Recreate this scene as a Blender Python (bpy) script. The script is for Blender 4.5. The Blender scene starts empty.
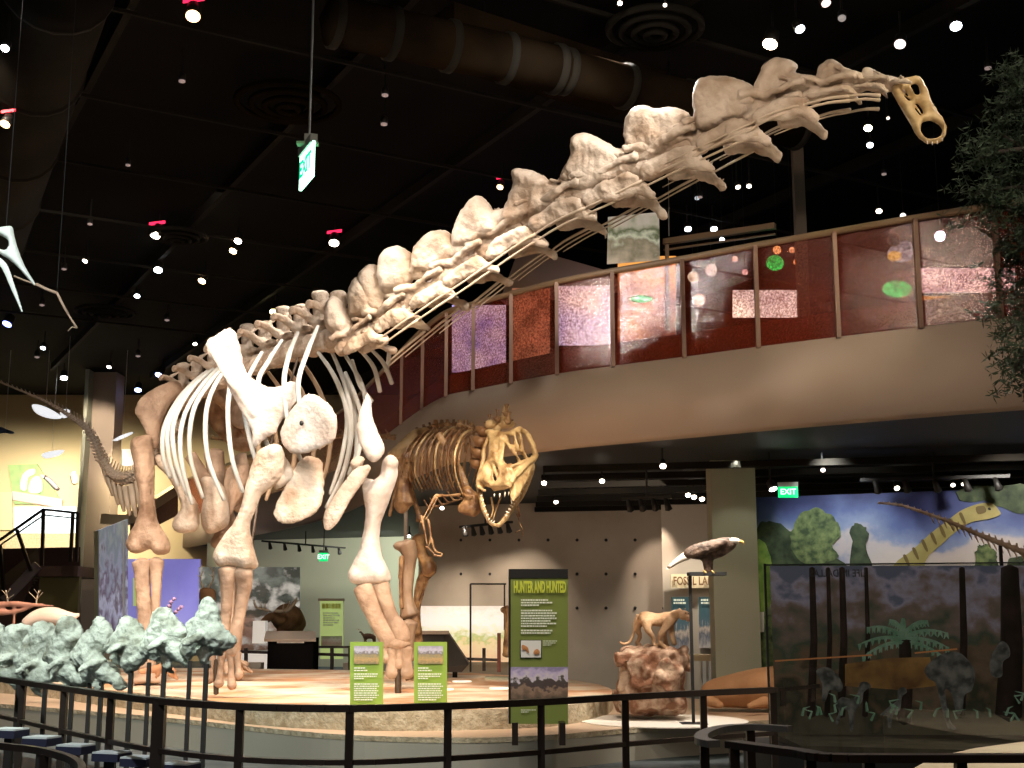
import bpy, bmesh, math, random
import numpy as np
from mathutils import Vector, Matrix, noise
from mathutils.geometry import delaunay_2d_cdt
random.seed(7)
C = bpy.context.scene.collection
SC2 = bpy.data.scenes.new('workbench')
def evaluated(o):
    SC2.collection.objects.link(o); vl = SC2.view_layers[0]; vl.update(); return o.evaluated_get(vl.depsgraph)
F = 1280.0; EYE = 1.6; PIT = math.atan(231/1280.0)
PI = math.pi
def ray(px, py):
    x = (px-512)/F; u = -(py-384)/F
    return Vector((x, math.cos(PIT)-u*math.sin(PIT), math.sin(PIT)+u*math.cos(PIT)))
def P(px, py, Y):
    r = ray(px, py); return Vector((0,0,EYE)) + r*(Y/r.y)
def Pz(px, py, z):
    r = ray(px, py); return Vector((0,0,EYE)) + r*((z-EYE)/r.z)
# ---------------------------------------------------------------- materials
MATS = {}
def mat(name, col, rough=.6, col2=None, scale=4.0, detail=4.0, metal=0.0, bump=0.0, bscale=30.0, emit=0.0, spec=.5, lo=.35, hi=.65, coat=0.0, gen=False):
    if name in MATS: return MATS[name]
    m = bpy.data.materials.new(name); m.use_nodes = True
    nt = m.node_tree; b = nt.nodes['Principled BSDF']
    b.inputs['Base Color'].default_value = (*col, 1); b.inputs['Roughness'].default_value = rough
    b.inputs['Metallic'].default_value = metal; b.inputs['Specular IOR Level'].default_value = spec
    if coat: b.inputs['Coat Weight'].default_value = coat
    tc = nt.nodes.new('ShaderNodeTexCoord')
    if col2 is not None:
        n = nt.nodes.new('ShaderNodeTexNoise'); n.inputs['Scale'].default_value = scale; n.inputs['Detail'].default_value = detail
        nt.links.new(tc.outputs['Generated' if gen else 'Object'], n.inputs['Vector'])
        r = nt.nodes.new('ShaderNodeValToRGB'); r.color_ramp.elements[0].position = lo; r.color_ramp.elements[1].position = hi
        r.color_ramp.elements[0].color = (*col, 1); r.color_ramp.elements[1].color = (*col2, 1)
        nt.links.new(n.outputs['Fac'], r.inputs['Fac']); nt.links.new(r.outputs['Color'], b.inputs['Base Color'])
        if emit: nt.links.new(r.outputs['Color'], b.inputs['Emission Color'])
    if emit:
        b.inputs['Emission Strength'].default_value = emit
        if col2 is None: b.inputs['Emission Color'].default_value = (*col, 1)
    if bump:
        n2 = nt.nodes.new('ShaderNodeTexNoise'); n2.inputs['Scale'].default_value = bscale; n2.inputs['Detail'].default_value = 5
        nt.links.new(tc.outputs['Object'], n2.inputs['Vector'])
        bp = nt.nodes.new('ShaderNodeBump'); bp.inputs['Strength'].default_value = bump; bp.inputs['Distance'].default_value = .03
        nt.links.new(n2.outputs['Fac'], bp.inputs['Height']); nt.links.new(bp.outputs['Normal'], b.inputs['Normal'])
    MATS[name] = m; return m
def picture_mat(name, stops, nscale=6.0, namt=.35, emit=0.0, rough=.5, tint=None, tscale=5.0):
    """a printed picture: vertical bands (Generated Z) broken up with noise"""
    m = bpy.data.materials.new(name); m.use_nodes = True; nt = m.node_tree; b = nt.nodes['Principled BSDF']
    b.inputs['Roughness'].default_value = rough
    tc = nt.nodes.new('ShaderNodeTexCoord'); sx = nt.nodes.new('ShaderNodeSeparateXYZ'); nt.links.new(tc.outputs['Generated'], sx.inputs[0])
    n = nt.nodes.new('ShaderNodeTexNoise'); n.inputs['Scale'].default_value = nscale; n.inputs['Detail'].default_value = 5
    nt.links.new(tc.outputs['Generated'], n.inputs['Vector'])
    a = nt.nodes.new('ShaderNodeMath'); a.operation = 'MULTIPLY_ADD'; a.inputs[1].default_value = namt*2; nt.links.new(n.outputs['Fac'], a.inputs[0])
    s = nt.nodes.new('ShaderNodeMath'); s.operation = 'SUBTRACT'; s.inputs[1].default_value = namt; nt.links.new(sx.outputs['Z'], a.inputs[2]); nt.links.new(a.outputs[0], s.inputs[0])
    r = nt.nodes.new('ShaderNodeValToRGB'); e = r.color_ramp.elements
    e[0].position = stops[0][0]; e[0].color = (*stops[0][1], 1); e[1].position = stops[-1][0]; e[1].color = (*stops[-1][1], 1)
    for p, c in stops[1:-1]:
        x = e.new(p); x.color = (*c, 1)
    nt.links.new(s.outputs[0], r.inputs['Fac']); out = r.outputs['Color']
    if tint:
        n3 = nt.nodes.new('ShaderNodeTexNoise'); n3.inputs['Scale'].default_value = tscale; n3.inputs['Detail'].default_value = 4
        nt.links.new(tc.outputs['Generated'], n3.inputs['Vector'])
        rr = nt.nodes.new('ShaderNodeValToRGB'); rr.color_ramp.elements[0].position = .5; rr.color_ramp.elements[1].position = .62
        nt.links.new(n3.outputs['Fac'], rr.inputs['Fac'])
        mx = nt.nodes.new('ShaderNodeMix'); mx.data_type = 'RGBA'
        nt.links.new(rr.outputs['Color'], mx.inputs[0]); nt.links.new(out, mx.inputs[6]); mx.inputs[7].default_value = (*tint, 1); out = mx.outputs[2]
    nt.links.new(out, b.inputs['Base Color'])
    if emit: nt.links.new(out, b.inputs['Emission Color']); b.inputs['Emission Strength'].default_value = emit
    return m
# ---------------------------------------------------------------- objects
def obj(name, me, m, parent=None):
    o = bpy.data.objects.new(name, me); C.objects.link(o)
    if m is not None:
        me.materials.clear(); me.materials.append(m)
    if parent is not None: o.parent = parent; o.matrix_parent_inverse = parent.matrix_basis.inverted()
    return o
def tag(o, label, cat, group=None, kind=None):
    if label: o['label'] = label
    if cat: o['category'] = cat
    if group: o['group'] = group
    if kind: o['kind'] = kind
    return o
def thing(name, label, cat, loc=(0,0,0), group=None):
    o = bpy.data.objects.new(name, None); C.objects.link(o); o.location = loc; o.empty_display_size = .1
    return tag(o, label, cat, group)
def catmull(pts, n=6, closed=False):
    out = []; N = len(pts)
    rng = range(N if closed else N-1)
    for i in rng:
        if closed: a,b,c,d = pts[(i-1)%N], pts[i], pts[(i+1)%N], pts[(i+2)%N]
        else: a,b,c,d = pts[max(i-1,0)], pts[i], pts[i+1], pts[min(i+2,N-1)]
        for k in range(n):
            t = k/n
            out.append(tuple(.5*((2*b[j])+(-a[j]+c[j])*t+(2*a[j]-5*b[j]+4*c[j]-d[j])*t*t+(-a[j]+3*b[j]-3*c[j]+d[j])*t**3) for j in range(len(b))))
    if not closed: out.append(tuple(pts[-1]))
    return out
class MB:
    def __init__(s): s.v = []; s.f = []
    def add(s, vs, fs):
        o = len(s.v); s.v += [Vector(v) for v in vs]; s.f += [tuple(i+o for i in f) for f in fs]; return s
    def tube(s, pts, radii, n=8, flat=1.0, smooth=0, side=None):
        """flat = ratio of second radius; side = preferred direction of the first radius"""
        if not hasattr(radii, '__len__'): radii = [radii]*len(pts)
        if smooth:
            q = catmull([(*p, r) for p, r in zip(pts, radii)], smooth); pts = [Vector(a[:3]) for a in q]; radii = [max(a[3], 1e-4) for a in q]
        pts = [Vector(p) for p in pts]; N = len(pts); base = len(s.v)
        t0 = (pts[1]-pts[0]).normalized()
        u = Vector(side) if side is not None else (Vector((0,0,1)) if abs(t0.z) < .9 else Vector((1,0,0)))
        u = (u - t0*u.dot(t0)).normalized()
        for i in range(N):
            t = (pts[min(i+1,N-1)]-pts[max(i-1,0)])
            t = t.normalized() if t.length > 1e-9 else t0
            u = (u - t*u.dot(t)); u = u.normalized() if u.length > 1e-6 else t.orthogonal().normalized()
            w = t.cross(u)
            for k in range(n):
                a = 2*PI*k/n
                s.v.append(pts[i] + u*math.cos(a)*radii[i] + w*math.sin(a)*radii[i]*flat)
        for i in range(N-1):
            for k in range(n):
                a = base+i*n+k; b = base+i*n+(k+1)%n
                s.f.append((a, b, b+n, a+n))
        c0 = len(s.v); s.v.append(pts[0]-t0*radii[0]*.45); s.v.append(pts[-1]+t*radii[-1]*.45)
        for k in range(n):
            s.f.append((base+(k+1)%n, base+k, c0)); s.f.append((base+(N-1)*n+k, base+(N-1)*n+(k+1)%n, c0+1))
        return s
    def disc(s, c, r, h, n=36):
        c = Vector(c); vs = [c+Vector((math.cos(2*PI*i/n)*r, math.sin(2*PI*i/n)*r, z)) for z in (0,h) for i in range(n)]
        return s.add(vs, [tuple(range(n-1,-1,-1)), tuple(range(n,2*n))]+[(i,(i+1)%n,(i+1)%n+n,i+n) for i in range(n)])
    def ell(s, c, r, M=None, nu=10, nv=7):
        if not hasattr(r, '__len__'): r = (r, r, r)
        c = Vector(c); vs = []; fs = []
        for j in range(1, nv):
            ph = PI*j/nv
            for i in range(nu):
                th = 2*PI*i/nu
                v = Vector((r[0]*math.sin(ph)*math.cos(th), r[1]*math.sin(ph)*math.sin(th), r[2]*math.cos(ph)))
                if M is not None: v = M @ v
                vs.append(c+v)
        T = Vector((0,0,r[2])); B = Vector((0,0,-r[2]))
        if M is not None: T = M@T; B = M@B
        vs += [c+T, c+B]; t = len(vs)-2; b = len(vs)-1
        for j in range(nv-2):
            for i in range(nu):
                a = j*nu+i; d = j*nu+(i+1)%nu
                fs.append((a, a+nu, d+nu, d))
        for i in range(nu):
            fs.append((t, i, (i+1)%nu)); k = (nv-2)*nu
            fs.append((b, k+(i+1)%nu, k+i))
        return s.add(vs, fs)
    def box(s, c, d, rz=0.0, M=None):
        c = Vector(c); R = M if M is not None else Matrix.Rotation(rz, 3, 'Z')
        vs = [c + R@Vector((sx*d[0]/2, sy*d[1]/2, sz*d[2]/2)) for sx in (-1,1) for sy in (-1,1) for sz in (-1,1)]
        return s.add(vs, [(0,1,3,2),(4,6,7,5),(0,4,5,1),(2,3,7,6),(0,2,6,4),(1,5,7,3)])
    def bar(s, a, b, w, h=None):
        """rectangular bar between two points"""
        a = Vector(a); b = Vector(b); h = h or w; t = (b-a).normalized()
        u = Vector((0,0,1)) if abs(t.z) < .95 else Vector((1,0,0))
        sd = t.cross(u).normalized(); up = sd.cross(t)
        vs = [p + sd*x*w/2 + up*y*h/2 for p in (a, b) for x, y in ((-1,-1),(1,-1),(1,1),(-1,1))]
        return s.add(vs, [(3,2,1,0),(4,5,6,7),(0,1,5,4),(1,2,6,5),(2,3,7,6),(3,0,4,7)])
    def prism(s, poly, z0, z1):
        n = len(poly); vs = [(p[0], p[1], z0) for p in poly] + [(p[0], p[1], z1) for p in poly]
        return s.add(vs, [tuple(range(n-1,-1,-1)), tuple(range(n,2*n))] + [(i, (i+1)%n, (i+1)%n+n, i+n) for i in range(n)])
    def quad(s, a, b, c, d, th=0.0):
        a,b,c,d = map(Vector, (a,b,c,d)); 
        if not th: return s.add([a,b,c,d], [(0,1,2,3)])
        n = (b-a).cross(d-a).normalized()*abs(th)
        vs = [a,b,c,d,a-n,b-n,c-n,d-n]
        return s.add(vs, [(0,1,2,3),(7,6,5,4),(0,4,5,1),(1,5,6,2),(2,6,7,3),(3,7,4,0)])
    def plate(s, outline, Yf, thick, holes=(), step=3.0, w=None, sm=4, bulge=None):
        """inflated bone plate; outline in image coordinates carried out to depth Yf (metres)"""
        if not callable(Yf): y0 = Yf; Yf = lambda x, y: y0
        loops = [catmull(outline, sm, True)] + [catmull(h, 3, True) for h in holes]
        pts = []; edges = []; segs = []
        for L in loops:
            o = len(pts); pts += [Vector(p[:2]) for p in L]; m = len(L)
            edges += [(o+i, o+(i+1)%m) for i in range(m)]
        nb = len(pts); segs = [(pts[a], pts[b]) for a, b in edges]
        _sa = np.array([(a.x,a.y) for a,b in segs]); _sd = np.array([(b.x-a.x,b.y-a.y) for a,b in segs]); _sl = np.maximum((_sd**2).sum(1),1e-9)
        def inside(x, y):
            c = False
            for a, b in segs:
                if (a.y > y) != (b.y > y) and x < (b.x-a.x)*(y-a.y)/(b.y-a.y)+a.x: c = not c
            return c
        def dist(p):
            d = _sa + _sd*np.clip(((p.x-_sa[:,0])*_sd[:,0]+(p.y-_sa[:,1])*_sd[:,1])/_sl, 0, 1)[:,None]
            return float(np.sqrt(((d[:,0]-p.x)**2+(d[:,1]-p.y)**2).min()))
        xs = [p.x for p in pts]; ys = [p.y for p in pts]
        x = min(xs)+step/2
        while x < max(xs):
            y = min(ys)+step/2
            while y < max(ys):
                if inside(x, y):
                    p = Vector((x, y))
                    if dist(p) > step*.45: pts.append(p)
                y += step
            x += step
        vo, eo, fo, _, _, _ = delaunay_2d_cdt(pts, edges, [], 0, 1e-4)
        if w is None: w = min(max(xs)-min(xs), max(ys)-min(ys))*.3
        cx = sum(xs)/len(xs); cy = sum(ys)/len(ys)
        n = (P(cx+1,cy,Yf(cx+1,cy))-P(cx,cy,Yf(cx,cy))).cross(P(cx,cy+1,Yf(cx,cy+1))-P(cx,cy,Yf(cx,cy))).normalized()
        fr = []; bk = []; vs = []
        for p in vo:
            d = dist(p); h = thick*math.sqrt(min(1, d/w)) if d > 1e-3 else 0
            b = P(p.x, p.y, Yf(p.x, p.y)); q = b + n*0
            vs.append(q - n*h); fr.append(len(vs)-1)
            if h > 0: vs.append(q + n*h); bk.append(len(vs)-1)
            else: bk.append(len(vs)-1)
        fs = []
        for f in fo:
            gx = sum(vo[i].x for i in f)/3; gy = sum(vo[i].y for i in f)/3
            if inside(gx, gy):
                fs.append(tuple(fr[i] for i in f)); fs.append(tuple(bk[i] for i in reversed(f)))
        s.add(vs, fs); return s
    # image-space helpers: widths given in photo pixels at a depth
    def limb(s, pts, n=10, flat=.8, smooth=5):
        s.tube([P(a[0],a[1],a[2]) for a in pts], [a[3]*a[2]/F for a in pts], n=n, flat=flat, smooth=smooth, side=(1,0,0)); return s
    def blob(s, px, py, Y, rx, ry, rd=None, ang=0):
        k = Y/F; rd = rd or rx
        return s.ell(P(px,py,Y), (rx*k, rd*k, ry*k), Matrix.Rotation(math.radians(ang), 3, 'Y'))
    def mesh(s, name, smooth=True):
        me = bpy.data.meshes.new(name); me.from_pydata([tuple(v) for v in s.v], [], s.f); me.validate()
        bm = bmesh.new(); bm.from_mesh(me); bmesh.ops.recalc_face_normals(bm, faces=bm.faces); bm.to_mesh(me); bm.free()
        me.polygons.foreach_set('use_smooth', [smooth]*len(me.polygons)); me.update(); return me
    def bake(s, name, voxel, it=4, amp=0.0, freq=3.0, amp2=0.0, freq2=12.0, dec=0.0):
        me = s.mesh('tmp'); o = bpy.data.objects.new('tmp', me)
        r = o.modifiers.new('r', 'REMESH'); r.mode = 'VOXEL'; r.voxel_size = voxel
        if it: q = o.modifiers.new('s', 'SMOOTH'); q.iterations = it; q.factor = .5
        if dec: d = o.modifiers.new('d', 'DECIMATE'); d.ratio = dec
        out = bpy.data.meshes.new_from_object(evaluated(o)); out.name = name
        bpy.data.objects.remove(o); bpy.data.meshes.remove(me)
        if amp or amp2:
            for v in out.vertices:
                c = v.co; nn = v.normal
                k = noise.noise(c*freq)*amp + (noise.noise(c*freq2)*amp2 if amp2 else 0)
                v.co = c + nn*k
        out.polygons.foreach_set('use_smooth', [True]*len(out.polygons)); out.update(); return out
def part(name, mb, m, parent, smooth=False, label=None):
    o = obj(name, mb.mesh(name, smooth), m, parent)
    if label: o['label'] = label
    return o
def solo(name, mb, m, label, cat, group=None, smooth=False, kind=None):
    o = obj(name, mb.mesh(name, smooth), m); return tag(o, label, cat, group, kind)
def struct(name, mb, m, label=None, smooth=False):
    o = obj(name, mb.mesh(name, smooth), m); o['kind'] = 'structure'
    if label: o['label'] = label
    return o
def text_mesh(txt, size, M, bold=0.0, xs=1.0, ex=.002, name='lettering', align='CENTER'):
    cu = bpy.data.curves.new('t', 'FONT'); cu.body = txt; cu.size = size; cu.offset = bold; cu.extrude = ex; cu.align_x = align; cu.align_y = 'CENTER'; cu.resolution_u = 3
    o = bpy.data.objects.new('t', cu); me = bpy.data.meshes.new_from_object(evaluated(o)); bpy.data.objects.remove(o); bpy.data.curves.remove(cu)
    me.transform(M @ Matrix.Diagonal((xs,1,1,1))); me.name = name; return me
def facing(p, ax, up=Vector((0,0,1))):
    """matrix at p whose X runs along ax and whose Y runs up"""
    ax = Vector(ax).normalized(); up = (up-ax*up.dot(ax)).normalized(); n = ax.cross(up)
    M = Matrix((ax, up, n)).transposed().to_4x4(); M.translation = p; return M
# ================================================================= MATERIALS
M_floor = mat('dark_carpet', (.05,.065,.07), .8, (.09,.11,.115), 3)
M_ceil = mat('black_ceiling', (.004,.004,.0035), .95, (.008,.007,.006), .6, spec=.1)
M_beam = mat('dark_ceiling_steel', (.009,.008,.006), .9, (.018,.015,.011), .8, spec=.2)
M_duct = mat('dusty_dark_duct', (.008,.0055,.0035), .97, (.018,.012,.007), 1.2, spec=0)
M_cream = mat('cream_wall_paint', (.60,.47,.26), .8, (.66,.52,.30), .3)
M_conc = mat('board_marked_concrete', (.36,.30,.235), .85, (.46,.39,.31), .8, bump=.2, bscale=3)
M_fascia = mat('warm_grey_plaster', (.40,.31,.24), .85, (.44,.34,.265), .5)
M_col = mat('sage_column_paint', (.36,.37,.27), .7, (.40,.40,.30), .6)
M_colb = mat('taupe_column_paint', (.34,.26,.19), .7, (.40,.31,.23), .5)
M_dark = mat('near_black', (.012,.012,.012), .6)
M_rail = mat('dark_bronze_rail', (.035,.024,.020), .38, (.05,.034,.028), 5, metal=.55)
M_railg = mat('grey_top_rail', (.16,.155,.15), .4, metal=.4)
M_white = mat('white_paint', (.8,.78,.72), .6)
# ================================================================= SHELL
mb = MB(); mb.quad((-45,-6,0),(45,-6,0),(45,60,0),(-45,60,0)); struct('floor', mb, M_floor)
mb = MB(); mb.quad((-45,-6,9.5),(-45,60,9.5),(45,60,9.5),(45,-6,9.5)); struct('ceiling', mb, M_ceil)
mb = MB(); mb.box((-24.6,46.2,4.75),(41,.4,9.5)); struct('wall_back_left', mb, M_cream)
mb = MB(); mb.box((20,52,4.75),(60,.4,9.5)); struct('wall_back_right', mb, M_ceil)
mb = MB(); mb.box((-45,27,4.75),(.4,66,9.5)); struct('wall_left', mb, M_cream)
mb = MB(); mb.box((30,27,4.75),(.4,66,9.5)); struct('wall_right', mb, M_dark)
mb = MB(); mb.box((0,-6,4.75),(90,.4,9.5)); struct('wall_front', mb, M_dark)
# balcony: plan curve of its edge
BZ0, BZ1, BZ2 = 3.97, 5.03, 6.40
edge_px = [(172,521),(250,500),(300,485),(340,468),(372,446),(401,424),(422,409),(446,396),(473,390),(511,382.5),(557,374),(613,366),(684,357),(758,347),(838,337),(920,327),(1000,318),(1090,309),(1200,299)]
edge = [Pz(a, b, BZ1) for a, b in edge_px]
edge2 = [Vector((p[0], p[1], 0)) for p in catmull([(e.x, e.y) for e in edge], 5)]
poly = [(p.x, p.y) for p in edge2] + [(29.5, edge2[-1].y), (29.5, 51.5), (edge2[0].x, 51.5)]
mb = MB(); mb.prism(poly, BZ0+.05, BZ1-.02); struct('floor_balcony', mb, M_dark)
mb = MB()
n = len(edge2); vs = []
for p in edge2: vs += [(p.x, p.y-.02, BZ0), (p.x, p.y-.02, BZ1)]
vs2 = []
for p in edge2: vs2 += [(p.x+.05, p.y+.35, BZ0), (p.x+.05, p.y+.35, BZ1)]
mb.add(vs+vs2, [(2*i, 2*i+2, 2*i+3, 2*i+1) for i in range(n-1)] + [(2*n+2*i, 2*i, 2*i+2, 2*n+2*i+2)[::-1] for i in range(n-1)] + [(2*i+1, 2*i+3, 2*n+2*i+3, 2*n+2*i+1) for i in range(n-1)])
struct('trim_1', mb, M_fascia, smooth=True)
# textured resin glass balustrade
def glass_mat():
    m = bpy.data.materials.new('amber_textured_glass'); m.use_nodes = True; nt = m.node_tree; nt.nodes.clear()
    o = nt.nodes.new('ShaderNodeOutputMaterial'); mix = nt.nodes.new('ShaderNodeMixShader'); mix2 = nt.nodes.new('ShaderNodeMixShader')
    tr = nt.nodes.new('ShaderNodeBsdfTransparent'); tr.inputs[0].default_value = (.55,.26,.16,1)
    df = nt.nodes.new('ShaderNodeBsdfDiffuse'); df.inputs[0].default_value = (.34,.045,.018,1)
    gl = nt.nodes.new('ShaderNodeBsdfGlossy'); gl.inputs['Roughness'].default_value = .13; gl.inputs[0].default_value = (.9,.8,.8,1)
    tc = nt.nodes.new('ShaderNodeTexCoord'); n = nt.nodes.new('ShaderNodeTexNoise'); n.inputs['Scale'].default_value = 38; n.inputs['Detail'].default_value = 5; nt.links.new(tc.outputs['Object'], n.inputs['Vector'])
    bp = nt.nodes.new('ShaderNodeBump'); bp.inputs['Strength'].default_value = .35; bp.inputs['Distance'].default_value = .02
    nt.links.new(n.outputs['Fac'], bp.inputs['Height']); nt.links.new(bp.outputs[0], gl.inputs['Normal'])
    r = nt.nodes.new('ShaderNodeValToRGB'); r.color_ramp.elements[0].position=.38; r.color_ramp.elements[1].position=.66; r.color_ramp.elements[0].color=(.38,.20,.15,1); r.color_ramp.elements[1].color=(.95,.72,.62,1)
    nt.links.new(n.outputs['Fac'], r.inputs[0]); nt.links.new(r.outputs[0], tr.inputs[0])
    nt.links.new(tr.outputs[0], mix.inputs[1]); nt.links.new(df.outputs[0], mix.inputs[2]); mix.inputs[0].default_value = .38
    nt.links.new(mix.outputs[0], mix2.inputs[1]); nt.links.new(gl.outputs[0], mix2.inputs[2]); mix2.inputs[0].default_value = .13
    nt.links.new(mix2.outputs[0], o.inputs[0]); return m
M_glass = glass_mat()
M_mull = mat('brown_mullion', (.20,.12,.085), .45, metal=.4)
M_hand = mat('tan_handrail', (.30,.20,.12), .5)
root = thing('balcony_balustrade', 'curved amber textured glass balustrade along the upper balcony edge', 'balustrade', (edge[9].x, edge[9].y, BZ1))
mp = [edge[i] for i in range(5, len(edge))]
idx = [5*i for i in range(5, len(edge))]
for k, p in enumerate(mp[:-1]):
    seg = edge2[idx[k]:idx[k+1]+1]; g = MB(); vs = []
    for q in seg: vs += [(q.x, q.y+.04, BZ1+.02), (q.x, q.y+.04, BZ2-.03)]
    g.add(vs, [(2*i, 2*i+2, 2*i+3, 2*i+1) for i in range(len(seg)-1)])
    part('glass_panel', g, M_glass, root, True)
seg = edge2[0:idx[0]+1]; g = MB(); vs = []
for q in seg: vs += [(q.x, q.y+.04, BZ1+.02), (q.x, q.y+.04, BZ2-.03)]
g.add(vs, [(2*i, 2*i+2, 2*i+3, 2*i+1) for i in range(len(seg)-1)])
part('glass_panel', g, M_glass, root, True, 'long receding glass run of the balustrade')
for p in mp: part('mullion', MB().box((p.x, p.y-.03, (BZ1+BZ2)/2-.02), (.055,.07,BZ2-BZ1)), M_mull, root)
part('handrail', MB().tube([(p.x, p.y, BZ2) for p in edge2], .045, n=8), M_hand, root, True)
vs = []
for q in edge2: vs += [(q.x+.02, q.y+.16, BZ1-.01), (q.x+.02, q.y+.16, BZ1+.36)]
g = MB(); g.add(vs, [(2*i, 2*i+2, 2*i+3, 2*i+1) for i in range(len(edge2)-1)])
part('kerb', g, mat('oxblood_kerb', (.13,.03,.018), .5), root, True)
# lamps and made-up glow panels on the balcony, seen through the glass
def lit(name, x0, x1, y0, y1, Y, col, e, label, cat, col2=None, scale=6, group=None):  # made-up glowing panel standing in for a bright patch in the glass
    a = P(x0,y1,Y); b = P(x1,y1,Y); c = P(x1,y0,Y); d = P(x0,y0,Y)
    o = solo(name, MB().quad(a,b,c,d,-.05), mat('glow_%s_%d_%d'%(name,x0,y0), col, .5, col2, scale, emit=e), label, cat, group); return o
lit('cool_glow_panel', 558,611, 286,345, 23, (.40,.42,.95), 1.5, 'pale blue made-up glow panel behind the balcony glass left of the orange one','glow panel',(.85,.75,.8),.9)
lit('orange_glow_panel', 618,676, 256,345, 22.5, (1.0,.42,.08), 1.0, 'orange made-up glow panel behind the balcony glass','niche',(.30,.10,.07),1.0)
lit('cool_glow_panel', 452,506, 305,372, 25, (.35,.28,.75), 1.0, 'violet made-up glow panel behind the narrow balcony panes at left','glow panel',(.8,.7,1),2)
lit('white_glow_panel', 733,803, 290,317, 22, (1,.95,.88), 2.6, 'white wide made-up glow panel behind the balcony glass left of the grey pole','glow panel',(.45,.38,.42),1.3)
lit('pink_glow_panel', 920,1015, 268,292, 19.5, (1,.8,.85), 1.4, 'long pinkish made-up glow panel behind the balcony glass by the tree','case',(.5,.3,.4),2)
lit('amber_glow_strip', 920,1015, 296,310, 19.4, (.9,.35,.06), .5, 'amber made-up glow strip under the pinkish glow panel on the balcony','shelf',(.4,.15,.03),2)
lit('russet_glow_panel', 512,550, 288,372, 24, (.75,.3,.16), .5, 'russet made-up glow panel behind the balcony glass beside the blue one','panel',(.3,.12,.06),3)
def sphere_lamp(px, py, Y, r, col, e, label, name='lamp'):
    p = P(px,py,Y); t = thing(name, label, 'lamp', p); part('bulb', MB().ell(p, r, nu=12, nv=8), mat('lampglow_%d_%d'%(px,py), col, .5, emit=e), t, True)
    part('hanging_cord', MB().tube([p+Vector((0,0,r*.8)), Vector((p.x,p.y,9.5))], .005, n=4), M_dark, t)
sphere_lamp(940,236,19,.08,(.5,.6,1),25,'blue white lamp bulb behind the balcony glass near the tree')
sphere_lamp(722,240,22,.045,(.8,.85,1),12,'small white lamp bulb behind glass just right of the orange glow panel')
for px,py,Y,w,h,l in ((775,263,19.5,.14,.16,'green glowing exit lamp behind the balcony glass near the pole'),(897,289,18.5,.22,.16,'green glowing exit lamp behind the glass below the eagle print'),(641,299,21,.2,.08,'little green lamp in front of the orange glow panel')):
    sphere = MB().ell(P(px,py,Y),(w,.05,h*.8), nu=14, nv=9); solo('exit_lamp', sphere, mat('green_lamp_glow', (.02,.9,.15), .5, (.0,.25,.05), 9, emit=1.8), l, 'lamp', smooth=True)
for i,(px,py,r,c) in enumerate(((777,250,.07,(1,.5,.2)),(792,250,.05,(1,.55,.3)),(797,262,.06,(1,.5,.2)),(699,300,.10,(1,.8,.7)),(693,277,.09,(.7,.65,.5)),(711,270,.10,(.6,.6,.55)),(745,272,.05,(.8,.5,.5)),(735,259,.05,(1,.7,.6)),(903,216,.05,(1,.95,.85)))):
    sphere_lamp(px,py,20.5,r,c,1.6,['orange lamp glow above the green lamp behind the glass','small orange lamp glow right of the green lamp','orange lamp glow nearest the pole behind glass','pinkish lamp glow low in the third wide pane','dim olive lamp glow high in the third wide pane','dim grey lamp glow beside the olive one','faint pink lamp glow left of a mullion','faint warm lamp glow under the handrail','white lamp glow at the handrail above the eagle print'][i])
def exit_sign(px, py, Y, w, h, label, ax=(1,0,0), rod=None, z_top=9.5, e=3.0):
    p = P(px, py, Y); r = thing('exit_sign', label, 'exit sign', p); ax = Vector(ax).normalized()
    M = facing(p, ax); R = M.to_3x3()
    n = R @ Vector((0,0,1))
    part('sign_panel', MB().box(p, (w, h, .03), M=R), mat('exit_green_glow', (.0,.60,.16), .4, emit=1.3), r)
    me = text_mesh('EXIT', h*.72, facing(p+n*.02, ax), .012*h, .95); obj('lettering', me, mat('exit_letter_white', (.7,1,.8), .4, emit=1.5), r)
    if n.y > 0: me.transform(Matrix.Translation(-n*.04))
    part('housing', MB().box(p+Vector((0,0,h/2+.03)), (w*1.02,.06,.07) , M=Matrix.Rotation(math.atan2(ax.y,ax.x),3,'Z')), mat('sign_housing', (.35,.36,.33), .5), r)
    if rod: part('hanging_rod', MB().tube([p+Vector((0,0,h/2+.05)), Vector((p.x,p.y,z_top))], .012, n=6), mat('black_rod', (.03,.03,.03), .5), r)
    return r
# eagle print + round speakers behind the glass
r = thing('eagle_print', 'framed print of a white eagle head with yellow beak behind the balcony glass', 'print', P(898,252,19.5))
a = MB().plate([(887,256),(890,248),(898,243),(908,241),(912,246),(912,258),(904,262),(894,261)], 19.5, .02, step=4); part('picture', a, mat('eagle_print_white', (.55,.6,.75), .5, (.12,.14,.2), 9, emit=.9), r)
a = MB().plate([(887,257),(892,251),(901,253),(900,259),(893,261)], 19.4, .02, step=4); part('beak', a, mat('eagle_print_yellow', (.95,.7,.15), .5, emit=.9), r)
for px, py, l in ((894,240,'dark round porthole behind glass above the eagle head print'),(962,218,'dark round porthole behind the glass beside the tree top')):
    c = P(px,py,15.6 if px<930 else 15.3); pts = [c+Vector((math.cos(t)*.075,0,math.sin(t)*.075)) for t in [2*PI*i/20 for i in range(21)]]
    r = thing('round_porthole', l, 'porthole', c)
    part('rim', MB().tube(pts, .01, n=6), M_hand, r, True); part('disc', MB().ell(c, (.07,.01,.07)), M_dark, r, True)
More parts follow.
